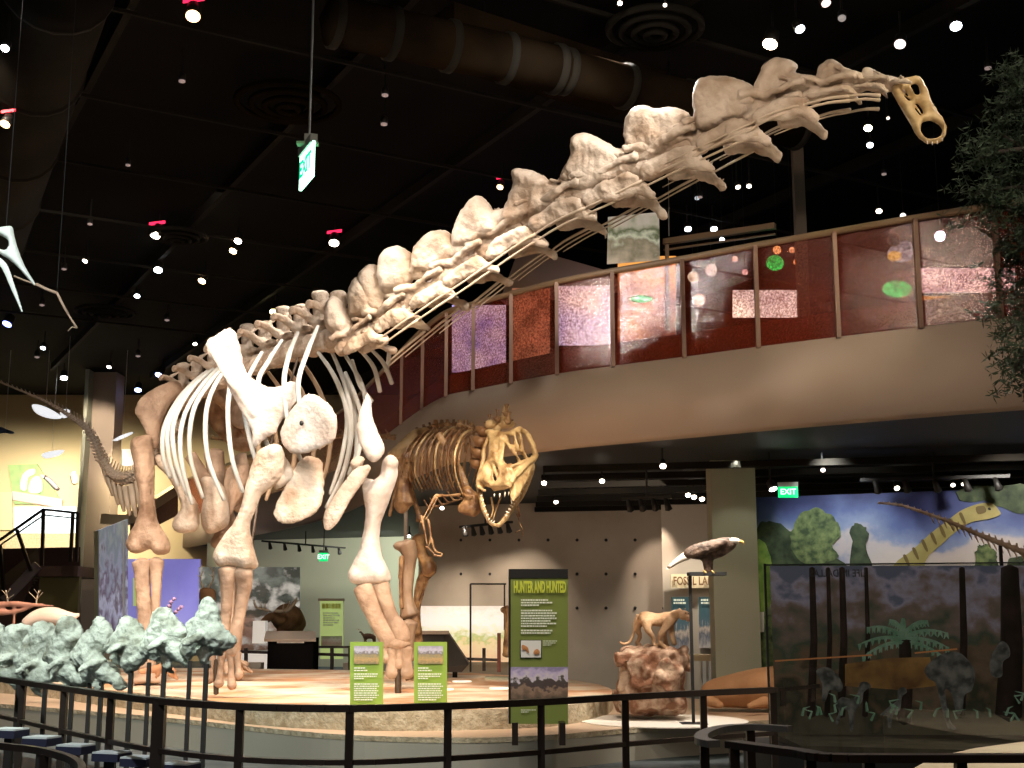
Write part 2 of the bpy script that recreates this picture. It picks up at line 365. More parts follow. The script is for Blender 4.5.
# bulkhead, frame, poster and pole on the balcony
mb = MB(); mb.quad(P(500,300,24.5),P(620,286,23.5),P(612,272,23.5),P(520,246,24.5),-.3); struct('trim_2', mb, M_fascia)
r = thing('partition_frame', 'tan open frame partition standing on the balcony behind the glass', 'frame', P(668,300,20))
fm = MB(); fm.bar(P(667,330,20),P(667,243,20),.06); part('upright', fm, M_hand, r)
fm = MB(); fm.bar(P(664,242,20),P(775,226,19),.10,.09); part('top_beam', fm, M_hand, r)
fm = MB(); fm.bar(P(664,250,20.2),P(775,234,19.2),.04,.03); part('lower_beam', fm, M_hand, r)
mb = MB(); p = P(797,150,20); mb.box((p.x,p.y,(BZ1+9.5)/2),(.17,.17,9.5-BZ1)); struct('trim_3', mb, mat('grey_pole', (.16,.12,.09), .6))
r = thing('hanging_poster', 'square nature photo poster hanging above the balcony rail', 'poster', P(634,238,19))
a,b,c,d = P(607,264,19),P(660,260,19),P(659,212,19),P(608,217,19)
part('print', MB().quad(a,b,c,d,-.02), picture_mat('poster_green_blur', [(0,(.75,.65,.5)),(.35,(.3,.27,.18)),(.5,(.7,.75,.6)),(.65,(.12,.16,.07)),(.8,(.5,.5,.4)),(1,(.65,.6,.55))], 3.5, .5, emit=.25), r)
part('hanging_wire', MB().tube([P(669,236,19.6), P(667,40,19.6)], .008, n=5), mat('steel_rod', (.4,.4,.38), .4, metal=.8), r)
# ceiling grid: steel running two ways, ducts, diffusers
dA = Vector((2.8,-5.2,0)).normalized(); dB = Vector((7.4,4.3,0)).normalized(); org = Vector((-5,22,0))
for k in range(-7, 8):
    c = org + dB*k*3.1; c.z = 9.3
    solo('steel_beam', MB().bar(c-dA*20, c+dA*20, .10, .2), M_beam, 'dark steel beam crossing under the black ceiling toward the viewer', 'beam', 'ceiling beams running away')
for k in range(-5, 5):
    c = org - dA*k*3.0; c.z = 9.12
    solo('conduit_pipe', MB().bar(c-dB*17, c+dB*17, .05, .05), M_beam, 'thin dark conduit crossing the black ceiling from side to side', 'pipe', 'ceiling conduits running across')
for (p0, p1, r0, l) in (((330,20),(560,70),.30,'fat round dusty duct under the ceiling above the exit sign'),((560,70),(800,130),.28,'brown round duct under the ceiling above the long neck'),((60,-30),(-10,240),.6,'wide dark round duct along the top left ceiling')):
    a = Pz(*p0, 8.4); b = Pz(*p1, 8.4)
    d = thing('air_duct', l, 'duct', a)
    part('pipe', MB().tube([a, a.lerp(b,.5), b], r0, n=20), M_duct if p0[0]>100 else M_beam, d, True)
    for t in (.02,.25,.5,.75,.98): q = a.lerp(b,t); e = (b-a).normalized(); part('seam_ring', MB().tube([q-e*.04,q+e*.04], r0+.03, n=20), M_beam, d, True)
a = Pz(430,30,8.75); b = Pz(640,95,8.75)
d = solo('flat_duct', MB().bar(a,b,1.1,.3), M_duct, 'flat rectangular brown duct between dark beams at top centre', 'duct')
for px, py, s in ((288,103,.75),(105,312,.7),(178,236,.55),(655,28,.6)):
    c = Pz(px,py,9.05); d = thing('ceiling_diffuser', 'round ringed dark air diffuser in the ceiling', 'air vent', c, 'round ceiling diffusers')
    for q in (1,.72,.45,.2):
        pts = [c+Vector((math.cos(t)*s*q, math.sin(t)*s*q, -.12*(1-q))) for t in [2*PI*i/24 for i in range(25)]]
        part('ring', MB().tube(pts, .05, n=6), M_duct if px==288 else M_beam, d, True)
c = Pz(354,16,8.8); solo('yellow_tag', MB().box(c,(.22,.02,.12)), mat('yellow_sticker',(.75,.5,.08),.6,emit=.25), 'small yellow rectangle sticker on a dark duct near the ceiling','sticker')
# ------------------------------------------------ ceiling lights
M_can = mat('black_lamp_can', (.02,.018,.016), .5)
M_lens = {}
def lens(col, e):
    k = (col, e)
    if k not in M_lens: M_lens[k] = mat('lens_%d'%len(M_lens), col, .4, emit=e)
    return M_lens[k]
def spotlight(px, py, z, rpx, col, e, label, group=None, aim=(0,-.3,-1), gel=None, Y=None):
    p = Pz(px,py,z) if Y is None else P(px,py,Y)
    r = rpx*.85*p.y/F; aim = Vector(aim).normalized()
    t = thing('spotlight', label, 'spotlight', p, group)
    part('lamp_can', MB().tube([p+aim*-.02, p-aim*r*2.2, p-aim*r*2.6], [r*1.12, r*1.0, r*.5], n=14), M_can, t, True)
    part('lens', MB().tube([p-aim*.004, p+aim*.012], r, n=14), lens(col, e), t, True)
    if gel: part('colour_gel', MB().quad(*[p-aim*.1+Vector((x*r*1.5, -.02, r*1.6+y*r*.5)) for x, y in ((-1,-1),(1,-.2),(1,1),(-1,.2))], .01), lens(gel, 2.0), t)
    top = 9.5 if p.z > 5 else BZ0+.05
    part('stem', MB().tube([p-aim*r*2.2, Vector(((p-aim*r*2.2).x,(p-aim*r*2.2).y,top))], .015, n=5), M_can, t)
    return t
W = (1.0,.86,.70); COOL = (.85,.95,1.0); WARM = (1.0,.62,.3)
for (px,py) in ((182,81),(128,165),(384,124),(484,37),(90,224),(64,269),(42,305),(167,320),(138,356),(270,355),(700,197),(884,174),(988,68),(669,94),(385,95),(37,357)):
    spotlight(px,py,9.0,4.2 if py<150 else 3,(.6,.45,.42),.35,'dim pinkish downlight in the black ceiling','dim ceiling downlights',(0,-.05,-1))
S = [
 (5,48,7.6,5,COOL,30,'glaring white spotlight at the far top left corner',None),(5,124,7.6,6,WARM,6,'warm spotlight with red gel at the left edge under the duct',(1,.02,.05)),
 (193,16,9,9,WARM,5,'large warm oval spotlight with red gel at top left',(1,.02,.08)),(155,235,9,6.5,W,9,'bright oval spotlight under red gel flaps left of centre',(1,.02,.08)),
 (334,243,9,6,W,9,'bright spotlight with red gel above the rib cage',(1,.02,.08)),(238,241,9,4.5,W,25,'upper lamp of the warm glaring pair beside the exit sign',None),
 (233,251,9,4.5,WARM,25,'lower lamp of the warm glaring pair beside the exit sign',None),(158,270,9,5,COOL,25,'cool white spotlight below the red gelled one',None),
 (202,281,9,4.5,WARM,22,'warm spotlight halfway between the cool lamp and the shoulder blade',None),(274,312,9,5,(1,.9,.4),25,'yellowish glaring spotlight just above the spine',None),
 (85,261,9,3,W,12,'small white spotlight beside the dangling claw bones',None),(7,324,9,5.5,(.15,.2,1),14,'blue spotlight at the left edge below the wing bones',None),
 (43,348,9,3,COOL,12,'small white spotlight far left below the wing tip',None),(64,378,9,4,COOL,14,'cluster lamp far left above the cream wall',None),
 (159,375,9,4.5,(.4,.5,1),12,'bluish spotlight left of the shoulder blade',None),(109,367,9,2.6,W,12,'tiny spotlight left of the bluish one',None),
 (137,296,9,3.4,COOL,10,'small greenish white spotlight next to the cool lamp',None),(195,344,9,2.5,W,10,'tiny spotlight straight left of the shoulder blade',None),
 (138,390,9,4,(.3,.4,1),12,'blue spotlight just above the hip bone',None),(956,26,9,7,COOL,12,'large white spotlight at the top right',None),
 (800,29,9,6,COOL,8,'white oval spotlight right of the glowing orange lamp',None),(900,44,9,7,(.9,.75,.7),2,'pale tilted oval lamp above the small skull',None),
 (826,3,9,6,(.8,.6,.55),2,'pink oval lamp at the top edge',None),(842,18,9,5,(.4,.36,.34),.6,'grey unlit lamp can right of the white oval spotlight',None),
 (868,128,9,5,(.9,1,.5),16,'yellow green glaring spotlight under the skull',None),(870,145,9,4,COOL,8,'small white lamp beneath the yellow green one',None),
 (697,198,9,3,COOL,0.5,'unlit lamp left of the grey pole',None),(738,187,9,3,W,6,'left lamp of a white pair beside the grey pole',None),(749,186,9,3,W,6,'right lamp of a white pair beside the grey pole',None),
 (688,229,9,4,COOL,12,'left white lamp directly above the balcony frame',None),(714,229,9,4,COOL,12,'right white lamp directly above the balcony frame',None),
 (879,211,9,3.5,W,12,'white lamp just above the balcony rail right of the pole',None),(888,118,9,2,W,2,'tiny lamp below the skull',None),
 (500,187,9,4,WARM,4,'warm lamp under red gel just above the neck',(1,.02,.08)),(620,3,9,3,W,8,'white lamp at the top edge left of the neck',None),(665,5,9,2.5,W,3,'faint lamp at the top edge above the neck',None),(84,43,9,2.4,W,3,'faint small lamp beside the glaring corner spotlight',None)]
for px,py,z,r,c,e,l,g in S: spotlight(px,py,z,r,c,e,l,None,(random.uniform(-.3,.3),-.5,-1),g)
spotlight(770,44,9,9,(1,.75,.5),30,'dazzling orange white floodlight at top above the neck',None,(-.3,-.3,-1))
# lights under the balcony
US = [(544,483,5,'bright lamp under the balcony right of the predator jaw'),(602,481,5,'lamp under the balcony in mid span'),(663,466,6,'large lamp under the balcony nearest its lit edge'),
 (688,495,5,'first of the row of four lamps beside the sage column'),(694,497,5,'second of the row of four lamps beside the sage column'),(702,499,5,'third of the row of four lamps beside the sage column'),(647,518,4,'lit lamp on the track against the concrete wall'),
 (556,502,4,'lamp with a bright streak under the balcony'),(897,488,5,'lamp above the dinosaur mural in its middle'),(953,485,4,'left lamp of a pair above the mural at right'),(963,484,3,'right lamp of a pair above the mural at right'),
(823,470,4,'dim lamp above the mural near the exit sign'),(434,528,5,'glaring lamp beside the small clawed arm'),(442,508,4,'lamp above the small clawed arm'),
 (295,548,4,'lit lamp on the far track above the moose mural'),(409,536,3,'little lamp behind the predator leg')]
for px,py,r,l in US: spotlight(px,py,3.75,r*.62,W,9,l,None,(0,-.8,-1))
def track(pxs, py0, py1, z, n, label):
    a = Pz(pxs[0],py0,z); b = Pz(pxs[1],py1,z)
    t = thing('lighting_track', label, 'track light', a)
    part('rail', MB().bar(a,b,.05,.05), M_can, t)
    for i in range(n):
        q = a.lerp(b,(i+.5)/n); part('lamp_head', MB().tube([q-Vector((0,0,.02)), q+Vector((.04,-.04,-.2))],[.035,.06],n=10), M_can, t, True)
    part('stem', MB().bar(a.lerp(b,.5), a.lerp(b,.5)+Vector((0,0,BZ0-z+.02)), .03), M_can, t)
track((622,672),499,497,3.45,4,'black lighting track with four heads on the concrete wall')
track((460,512),527,522,3.45,6,'black lighting track with six heads behind the predator jaw')
track((262,345),541,548,3.6,6,'far black lighting track above the moose mural')
track((860,1010),480,476,3.6,5,'black lighting track above the dinosaur mural')
for k in range(9):
    a = Pz(520+k*20, 520-k*2, 3.9); y = 17+k*1.3; solo('ceiling_pipe', MB().bar((0.5+.0*k,y+3,3.85),(14,y,3.85),.12,.10), M_beam, 'dark pipe running under the balcony soffit', 'pipe', 'pipes under the balcony')
# ================================================================= WALLS UNDER / BEYOND
z1 = BZ0
def wall_px(x0, x1, Y0, Y1, zt, zb=0, th=.25):
    a = P(x0,600,Y0); b = P(x1,600,Y1)
    mb = MB(); n = (b-a).normalized(); q = Vector((-n.y, n.x, 0))*th
    mb.prism([(a.x,a.y),(b.x,b.y),(b.x+q.x,b.y+q.y),(a.x+q.x,a.y+q.y)], zb, zt); return mb
struct('wall_concrete', wall_px(418,700,29,27,BZ0+.06), M_conc)
tm = MB()
for r_ in range(3):
    for c_ in range(9):
        q_ = P(432+c_*29, 540+r_*34, 28.9-c_*.218); tm.ell(q_, (.035,.03,.035), nu=8, nv=5)
struct('trim_4', tm, M_dark)
struct('wall_sage', wall_px(205,425,43,40,BZ0+.06), mat('sage_wall', (.46,.48,.33), .8, (.54,.52,.36), .2))
mb = MB(); p = P(734,600,20.4); mb.box((p.x,p.y,z1/2),(.70,.5,z1+.08)); struct('wall_column_right', mb, M_col)
mb = MB(); p = P(95,600,42); mb.box((p.x,p.y,4.75),(.88,.9,9.5)); struct('wall_column_left', mb, M_colb)
mb = MB(); p = P(78.5,600,41.5); mb.box((p.x,p.y,4.75),(.12,.9,9.5)); struct('wall_column_left_edge', mb, M_col)
# ================================================================= SAUROPOD
M_bone = mat('pale_bone', (.60,.50,.41), .6, (.27,.17,.10), 2.6, 9, bump=.8, bscale=16, lo=.40, hi=.74)
M_bonew = mat('white_bone', (.68,.61,.56), .6, (.42,.33,.27), 2.4, 8, bump=.6, bscale=14, lo=.4, hi=.75)
M_boneb = mat('warm_lit_bone', (.50,.35,.25), .65, (.22,.13,.08), 3.0, 9, bump=.9, bscale=12, lo=.4, hi=.72)  # brown tone of warm light on legs and hips, put into the colour
M_rib = mat('grey_white_rib', (.62,.65,.64), .5, (.48,.46,.42), 1.2, 3)  # cool bluish shadow tone of the ribs is mixed into this colour
M_steel = mat('mount_steel', (.10,.07,.05), .45, metal=.5)
saur = thing('sauropod_skeleton', 'giant pale long-necked dinosaur skeleton mounted on the round platform', 'skeleton', Pz(250,690,.57))
def frame(p, t, up, s=1.0, sx=1.0, roll=0.0):
    t = Vector(t).normalized(); up = Vector(up); up = (up - t*up.dot(t)).normalized(); lat = up.cross(t)
    M = Matrix((t*s*sx, lat*s, up*s)).transposed().to_4x4()
    if roll: M = M @ Matrix.Rotation(roll, 4, 'X')
    M.translation = p; return M
def put(name, me, M, m, parent, label=None):
    o = bpy.data.objects.new(name, me); C.objects.link(o)
    if not me.materials: me.materials.append(m)
    o.parent = parent; o.matrix_parent_inverse = Matrix.Translation(-parent.location); o.matrix_basis = M
    if label: o['label'] = label
    return o
def fin(a, zt, zb, lean, th, rnd=1.0, x0=0):
    """broad lumpy neural spine standing on the arch, side view in XZ"""
    return a
M_rod = mat('tan_rib_rod', (.46,.36,.26), .5, (.58,.48,.38), 3)
cv = [(352,337,17.0),(385,314,16.75),(420,290,16.4),(458,265,16.0),(500,236,15.6),(548,206,15.15),(603,181,14.7),(660,153,14.25),(718,126,13.8),(772,101,13.35),(826,87,13.05),(866,83,12.85),(893,85,12.7)]
cp = [P(*c) for c in cv]
nk = lambda L: [(x/1.7067+360, y/1.7067+40) for x,y in L]
humps = [[(328,330),(326,305),(334,296),(343,303),(350,318),(348,334)],[(350,318),(349,292),(357,276),(369,277),(378,292),(376,312)],
 nk([(2,440),(-4,400),(14,382),(30,392),(40,428),(46,462),(12,458)]),nk([(35,425),(32,390),(40,362),(62,350),(84,362),(96,395),(84,420),(50,435)]),nk([(88,395),(98,345),(118,326),(140,322),(160,338),(172,362),(140,392),(100,400)]),
 nk([(158,350),(172,292),(198,266),(220,276),(236,305),(250,322),(215,345),(170,356)]),nk([(236,310),(262,255),(260,224),(284,219),(326,240),(318,262),(340,280),(290,312),(250,318)]),nk([(340,232),(360,196),(362,166),(388,160),(452,194),(472,216),(450,242),(390,262),(350,250)]),
 nk([(468,205),(450,165),(462,120),(500,114),(562,122),(556,150),(580,170),(530,196),(495,216)]),nk([(575,150),(568,110),(574,78),(594,60),(655,68),(682,96),(684,124),(650,140),(600,158)]),nk([(676,104),(674,74),(690,40),(716,30),(746,42),(742,60),(778,66),(776,88),(720,112)]),
 nk([(780,82),(782,46),(806,33),(832,48),(862,58),(868,80),(800,92)]),nk([(856,76),(856,52),(868,47),(890,58),(920,66),(934,82),(880,90)])]
for i, (a,b,Y) in enumerate(cv):
    i0 = max(i-1,0); i1 = min(i+1,len(cv)-1); dx = cv[i1][0]-cv[i0][0]; dy = cv[i1][1]-cv[i0][1]; ln = math.hypot(dx,dy); ex, ey = dx/ln, dy/ln; fx, fy = -ey, ex
    L = ln/(i1-i0); q = lambda u,v: (a+ex*u*L+fx*v*L, b+ey*u*L+fy*v*L); k = Y/F; slope = (cv[i1][2]-cv[i0][2])/ln
    Yf = lambda x,y,o=0: Y+((x-a)*ex+(y-b)*ey)*slope+o
    rr = random.Random(40+i); g = MB(); sm_ = min(1, .55+.45*(11-i)/3) if i > 8 else 1
    g.plate(humps[i], lambda x,y: Yf(x,y), .17 if i < 10 else .10, step=2.6, w=8)
    hx = sum(p[0] for p in humps[i])/len(humps[i]); hy = sum(p[1] for p in humps[i])/len(humps[i])
    T = lambda pts, **kw: g.tube([P(*q(u,v), Yf(*q(u,v), o)) for u,v,o,_ in pts], [r*L*k for *_,r in pts], n=9, smooth=3, **kw)
    T([(-.5,.12,0,.17),(-.25,.12,0,.20),(0,.10,0,.15),(.3,.10,0,.19),(.52,.08,0,.17)])
    g.tube([P(hx,hy,Yf(hx,hy)), P(*q(-.05,.05),Yf(*q(-.05,.05)))], [.22*L*k,.22*L*k], n=9, flat=.7)
    for o in (-.16,.16):
        T([(-.1,-.1,o*.5,.10),(.2,-.16,o,.075),(.45,-.17,o,.07),(.66,-.14,o,.085)]); T([(-.05,-.1,o*.5,.1),(-.3,-.26,o,.07),(-.48,-.28,o,.085)]); T([(hx*0+.25,-.36,o*.3,.05),(.42,-.25,o*.8,.045),(.6,-.16,o,.05)])
    if i < 12:
        j = lambda s: rr.uniform(-s,s); w_ = .95 if i < 10 else .5
        for o, dv in ((-.27,.0),(.25,.0)):
            bl = [(-.42,.10),(-.1,.0),(.3,.02),(.5,.10),(.60+j(.03),.34),(.70+j(.04),.58+j(.05)),(.60,.68),(.46,.56),(.34,.46),(.12,.40+j(.04)),(-.1,.36),(-.40,.32)] if o < 0 else [(.0,.28),(.30,.26),(.52,.44),(.66,.70),(.74+j(.03),.94+j(.05)),(.62,1.02),(.50,.84),(.36,.66),(.16,.60),(-.05,.48)]
            f = lambda L_: [q(u,v*w_) for u,v in L_]
            g.plate(f(bl), lambda x,y,o=o: Yf(x,y,o*w_), .045, step=3.0, w=4)
            T([(.2,.1,o*.3,.09),(.42,.32*w_,o*.9,.05),(.60,.55*w_,o,.05)])
    o_ = obj('cervical_vertebra', g.bake('cervical_vertebra', .021 if i < 9 else .016, 1, .045 if i < 9 else .018, 4.2, .014, 14), M_bone, saur)
    if 0 < i < 12:
        for o, v in ((-.30,.34),(-.28,.47),(.24,.80)):
            pts = []
            for st in range(0,6):
                jj = i+.55-st*.55
                if jj < .2: break
                j0 = min(int(jj), len(cv)-2); ff = jj-j0; x_ = cv[j0][0]*(1-ff)+cv[j0+1][0]*ff; y_ = cv[j0][1]*(1-ff)+cv[j0+1][1]*ff; YY = cv[j0][2]*(1-ff)+cv[j0+1][2]*ff
                px_,py_ = cv[j0+1][0]-cv[j0][0], cv[j0+1][1]-cv[j0][1]; pl = math.hypot(px_,py_); sc2 = (50 if i < 9 else 34)*(1 if o < 0 else .92+st*.05)
                pts.append(P(x_-py_/pl*v*sc2, y_+px_/pl*v*sc2, YY+o))
            if len(pts) > 2: part('cervical_rib', MB().tube(pts, [.022,.016,.013,.011,.010,.008][:len(pts)], n=6, smooth=3), M_rod, o_, True)
# skull
sk = MB(); YS = 12.6
sk.plate([(893,86),(902,79),(918,77),(926,87),(930,98),(936,112),(943,119),(946,130),(943,139),(935,143),(925,142),(916,134),(909,120),(902,107),(896,99)], lambda x,y: YS-(y-90)*.004, .05,
   holes=[[(915,105),(919,104),(923,112),(921,116),(916,112)],[(921,124),(931,121),(941,126),(940,136),(930,139),(923,135)],[(911,85),(917,84),(920,93),(915,95)],[(902,90),(907,92),(911,101),(906,100)]], step=1.6, w=3, sm=4)
for pts, r in (([(895,88),(904,84),(914,80),(921,80)],1.1),([(921,80),(927,92),(932,104),(940,116),(946,128)],1.0),([(897,95),(904,108),(911,122),(918,135),(928,142)],1.2),([(928,142),(938,142),(945,134),(945,126)],1.3),([(907,82),(909,95),(914,104),(924,118)],1.0),([(899,90),(912,100),(925,104)],.8),([(921,119),(931,117),(940,121)],1.3)):
    for dy in (0,.16): sk.tube([P(x,y,YS-(y-90)*.004+dy) for x,y in pts], [r*YS/F]*len(pts), n=7, smooth=3)
o = obj('skull', sk.bake('skull', .009, 1, .010, 14), mat('honey_bone', (.60,.44,.24), .5, (.38,.24,.10), 6, 5), saur)
for x,y in ((927,141),(932,142),(937,141),(942,138),(944,133)): part('tooth', MB().limb([(x,y,YS-.25,.9),(x+.5,y+3,YS-.25,.5)]), M_bonew, o, True)
for side in (0,1):
    t = MB().tube([P(893,92,12.7+side*.2), P(903,110,12.55+side*.15), P(914,128,12.45)], .012, n=6, smooth=3); part('jaw_bar', t, M_rod, o, True)
# ---------------------------------------------------------------- trunk vertebrae
def dors_mesh(seed, hi=.5):
    random.seed(seed); a = MB(); j = lambda s: random.uniform(-s, s)
    a.tube([(-.42,0,0),(0,0,0),(.42,0,0)], [.26,.20,.26], n=12, smooth=3)
    a.tube([(0,0,.15),(-.05,0,.4),(-.10,0,.3+hi),(-.12,0,.45+hi)], [.2,.16,.2,.14], n=10, flat=.8, smooth=3, side=(1,0,0))
    a.ell((-.12+j(.05),0,.48+hi),(.2,.2,.12))
    for s in (-1,1):
        a.tube([(0,0,.35),(-.02,s*.3,.5),(-.05,s*.6,.62),(-.05,s*.78,.62)], [.14,.1,.09,.11], n=8, smooth=3)
        a.tube([(0,s*.1,.35),(.35,s*.12,.38),(.5,s*.12,.36)], [.1,.09,.08], n=8)
        a.tube([(-.05,s*.55,.6),(-.1,s*.2,.85),(-.12,0,.4+hi)], [.05,.05,.06], n=6)
    return a.bake('dorsal_vertebra', .035, 3, .04, 3.5, .012, 12)
DM = [dors_mesh(11,.45), dors_mesh(12,.6)]
dl = [(340,338,17.25),(322,343,17.6),(303,348,17.95),(286,354,18.3),(268,361,18.65),(250,368,19.0),(233,375,19.4),(216,383,19.8),(200,392,20.15),(186,400,20.5)]
dp = [P(*d) for d in dl]
for i, p in enumerate(dp):
    t = dp[max(i-1,0)]-dp[min(i+1,len(dp)-1)]
    put('dorsal_vertebra', DM[i%2], frame(p, t, (0,0,1), .66-.012*i), M_bone, saur)
# ribs: pixel paths (near flank then far flank)
def rib(pts, w=1.0, m=None):
    n = len(pts); a = MB()
    q = catmull([(*P(x,y,Y), r*Y/F) for x,y,Y,r in pts], 5)
    a.tube([v[:3] for v in q], [v[3] for v in q], n=8, flat=.55, side=(1,0,0))
    part('rib', a, m or M_rib, saur, True)
near = [[(216,365),(188,388),(169,424),(169,457),(178,486)],[(214,367),(184,392),(165,425),(163,455),(170,478)],[(217,366),(192,388),(174,422),(175,458),(187,494)],[(221,365),(200,388),(183,420),(181,458),(192,504)],
        [(226,364),(208,385),(193,412),(190,455),(203,498)],[(232,362),(215,385),(206,415),(208,458),(224,500)],[(240,360),(232,378),(228,412),(232,458),(243,492)],
        [(262,352),(247,380),(243,400),(250,440),(262,480)],[(282,340),(268,362),(258,384),(262,430),(280,470)],[(298,332),(289,355),(284,385),(290,430),(305,470)],[(318,326),(308,350),(298,384),(303,420),(312,440)]]
for i, r in enumerate(near):
    Y0 = (19.85,19.9,19.7,19.5,19.2,18.9,18.4,17.9,17.6,17.3,17.1)[i]
    rib([(x, y, Y0-.55*math.sin(PI*k/5.2)-k*.03, (2.0,2.7,2.7,2.5,2.1)[k]) for k,(x,y) in enumerate(r)])
far = [[(318,352),(336,380),(350,425),(344,470),(326,508)],[(332,352),(345,385),(352,423),(347,462),(336,496)],[(345,355),(362,385),(366,415),(358,450),(348,475)],[(338,368),(352,398),(357,440),(352,480),(340,512)],
       [(300,360),(318,388),(330,425),(328,462),(316,500)],[(285,366),(302,392),(314,428),(312,465),(303,500)],[(268,372),(284,396),(295,432),(293,468),(284,500)],[(252,378),(266,402),(276,436),(275,470),(266,500)],[(236,384),(250,408),(258,440),(257,468),(250,498)],
       [(372,350),(384,364),(392,384)],[(345,372),(356,398),(363,425),(358,455),(350,482)],[(326,362),(340,388),(347,420),(341,460),(330,494)],[(380,345),(389,352),(386,372)],
       [(362,352),(374,368),(380,392)],[(352,360),(360,385),(372,402)]]
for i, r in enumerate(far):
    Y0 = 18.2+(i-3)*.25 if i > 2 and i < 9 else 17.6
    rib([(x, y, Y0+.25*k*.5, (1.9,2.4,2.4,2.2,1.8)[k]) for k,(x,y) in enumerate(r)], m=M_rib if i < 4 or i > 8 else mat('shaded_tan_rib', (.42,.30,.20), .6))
# ---------------------------------------------------------------- shoulder girdle
def bone(name, mb, m, vox=.03, it=3, amp=.02, f=2.5, label=None, amp2=.006):
    o = obj(name, mb.bake(name, vox, it, amp, f, amp2, 10), m, saur)
    if label: o['label'] = label
    return o
sc = lambda L, ox=120, oy=320, k=3.2: [(x/k+ox, y/k+oy) for x,y in L]
b = MB().plate(sc([(276,100),(285,68),(315,40),(352,22),(374,42),(388,92),(400,150),(440,195),(495,212),(548,188),(580,212),(574,248),(545,290),(515,330),(500,365),(468,380),(432,414),(420,400),(424,365),(398,312),(352,235),(320,155),(288,128)]), lambda x,y: 16.95-(x-250)*.006+abs(y-400)*.0, .06, step=3.4, w=7)
b.limb([(212,340,17.05,9),(232,375,17.0,9),(262,410,16.85,11)], flat=.35); bone('scapula', b, M_bonew)
b = MB().plate(sc([(600,232),(645,245),(685,290),(700,345),(682,392),(620,422),(562,433),(530,412),(508,365),(522,330),(548,280)]), lambda x,y: 16.45-(x-300)*.008, .05, step=3.2, w=7)
part('foramen', MB().blob(301.5,423,16.33,2.2,2.8,1.5), M_dark, saur, True)
bone('coracoid', b, M_bonew)
b = MB().plate(sc([(592,432),(640,440),(656,475),(650,580),(612,632),(545,655),(495,642),(488,605),(528,525),(562,462)]), lambda x,y: 16.75-(y-470)*.003, .045, step=3.4, w=7); bone('sternal_plate', b, M_bone)
b = MB().plate(sc([(805,462),(795,500),(745,575),(700,655),(662,680),(645,660),(650,612),(698,535),(752,472)]), lambda x,y: 17.0, .05, step=3.2, w=6); bone('sternal_plate', b, M_bone)
b = MB().plate(sc([(790,224),(806,255),(812,320),(846,402),(842,432),(812,456),(782,432),(757,372),(760,312),(775,262)]), lambda x,y: 17.25-(y-400)*.002, .09, step=3.2, w=7); bone('scapula', b, M_bonew)
b = MB().plate(sc([(735,458),(758,436),(782,440),(776,470),(748,485)]), 17.1, .07, step=3, w=5); bone('coracoid', b, M_bone)
# ---------------------------------------------------------------- limbs
Y = 16.6; b = MB().plate(sc([(470,402),(490,397),(516,403),(528,440),(520,490),(482,538),(455,562),(440,600),(420,655),(424,700),(436,750),(443,780),(435,797),(400,801),(365,789),(320,792),(296,768),(298,740),(322,700),(358,652),(384,595),(398,545),(410,500),(424,450),(445,415)]), lambda x,y: Y, .15, step=3.4, w=9)
b.blob(274,453,Y-.05,8,9,11).blob(223,557,Y-.03,9,10,11).blob(247,559,Y-.03,9,10,11); b.plate(sc([(520,430),(548,465),(562,500),(530,530),(490,545),(500,490)]), lambda x,y: Y+.12, .06, step=3, w=5); bone('humerus', b, M_bone, .024, 2)
for L in ([(228,569,Y,10),(227,585,Y,7.5),(226,610,Y,6.5),(222,635,Y,7.5),(219,650,Y,8.5)], [(243,570,Y,10),(244,588,Y+.05,8),(239,615,Y+.05,6.5),(235,640,Y,7),(232,655,Y,7)]):
    bone('forearm_bone', MB().limb(L, flat=.8), M_boneb, .025)
for x0,x1,y1,w in ((212,209,684,4.6),(222,219,688,4.4),(230,232,690,4.2),(237,239,680,3.8)):
    bone('metacarpal', MB().limb([(x0,652,Y,w+.6),((x0+x1)/2,668,Y,w*.8),(x1,y1-5,Y,w+.6)], flat=.9).blob(x1,y1-5,Y,w+1,5), M_boneb, .02, 2, .008)
Y = 17.6; b = MB().plate(sc([(842,446),(862,438),(885,455),(890,490),(876,540),(855,600),(838,660),(834,715),(842,765),(864,811),(864,838),(836,842),(800,848),(765,852),(736,836),(728,811),(745,771),(766,726),(782,650),(784,600),(778,560),(800,520),(828,500),(836,470)]), lambda x,y: Y, .15, step=3.4, w=9)
b.blob(391,463,Y-.03,8,9,11).blob(357,575,Y-.03,8,9,11).blob(380,574,Y-.03,8,9,11); b.plate(sc([(770,500),(800,505),(830,520),(812,560),(792,600),(775,560)]), lambda x,y: Y+.1, .06, step=3, w=5); bone('humerus', b, M_bonew, .024, 2)
for L in ([(363,586,Y,10.5),(368,600,Y,9.5),(377,620,Y,9),(387,638,Y,10),(391,645,Y,10)], [(381,584,Y,8.5),(385,598,Y,7.5),(392,618,Y,7.5),(400,632,Y,9),(403,642,Y,9)]):
    bone('forearm_bone', MB().limb(L, flat=.8), M_boneb, .025)
for x0,x1,y1,w in ((392,392,679,6.2),(406,407,679,6.2),(399,399,670,5),(385,386,664,4)):
    bone('metacarpal', MB().limb([(x0,648,Y,w+.8),((x0+x1)/2,660,Y,w*.85),(x1,y1-6,Y,w+1)], flat=.9).blob(x1,y1-6,Y,w+1,6), M_boneb, .02, 2, .008)
bone('carpal', MB().blob(397,644,Y,14,6,10), M_boneb, .025)
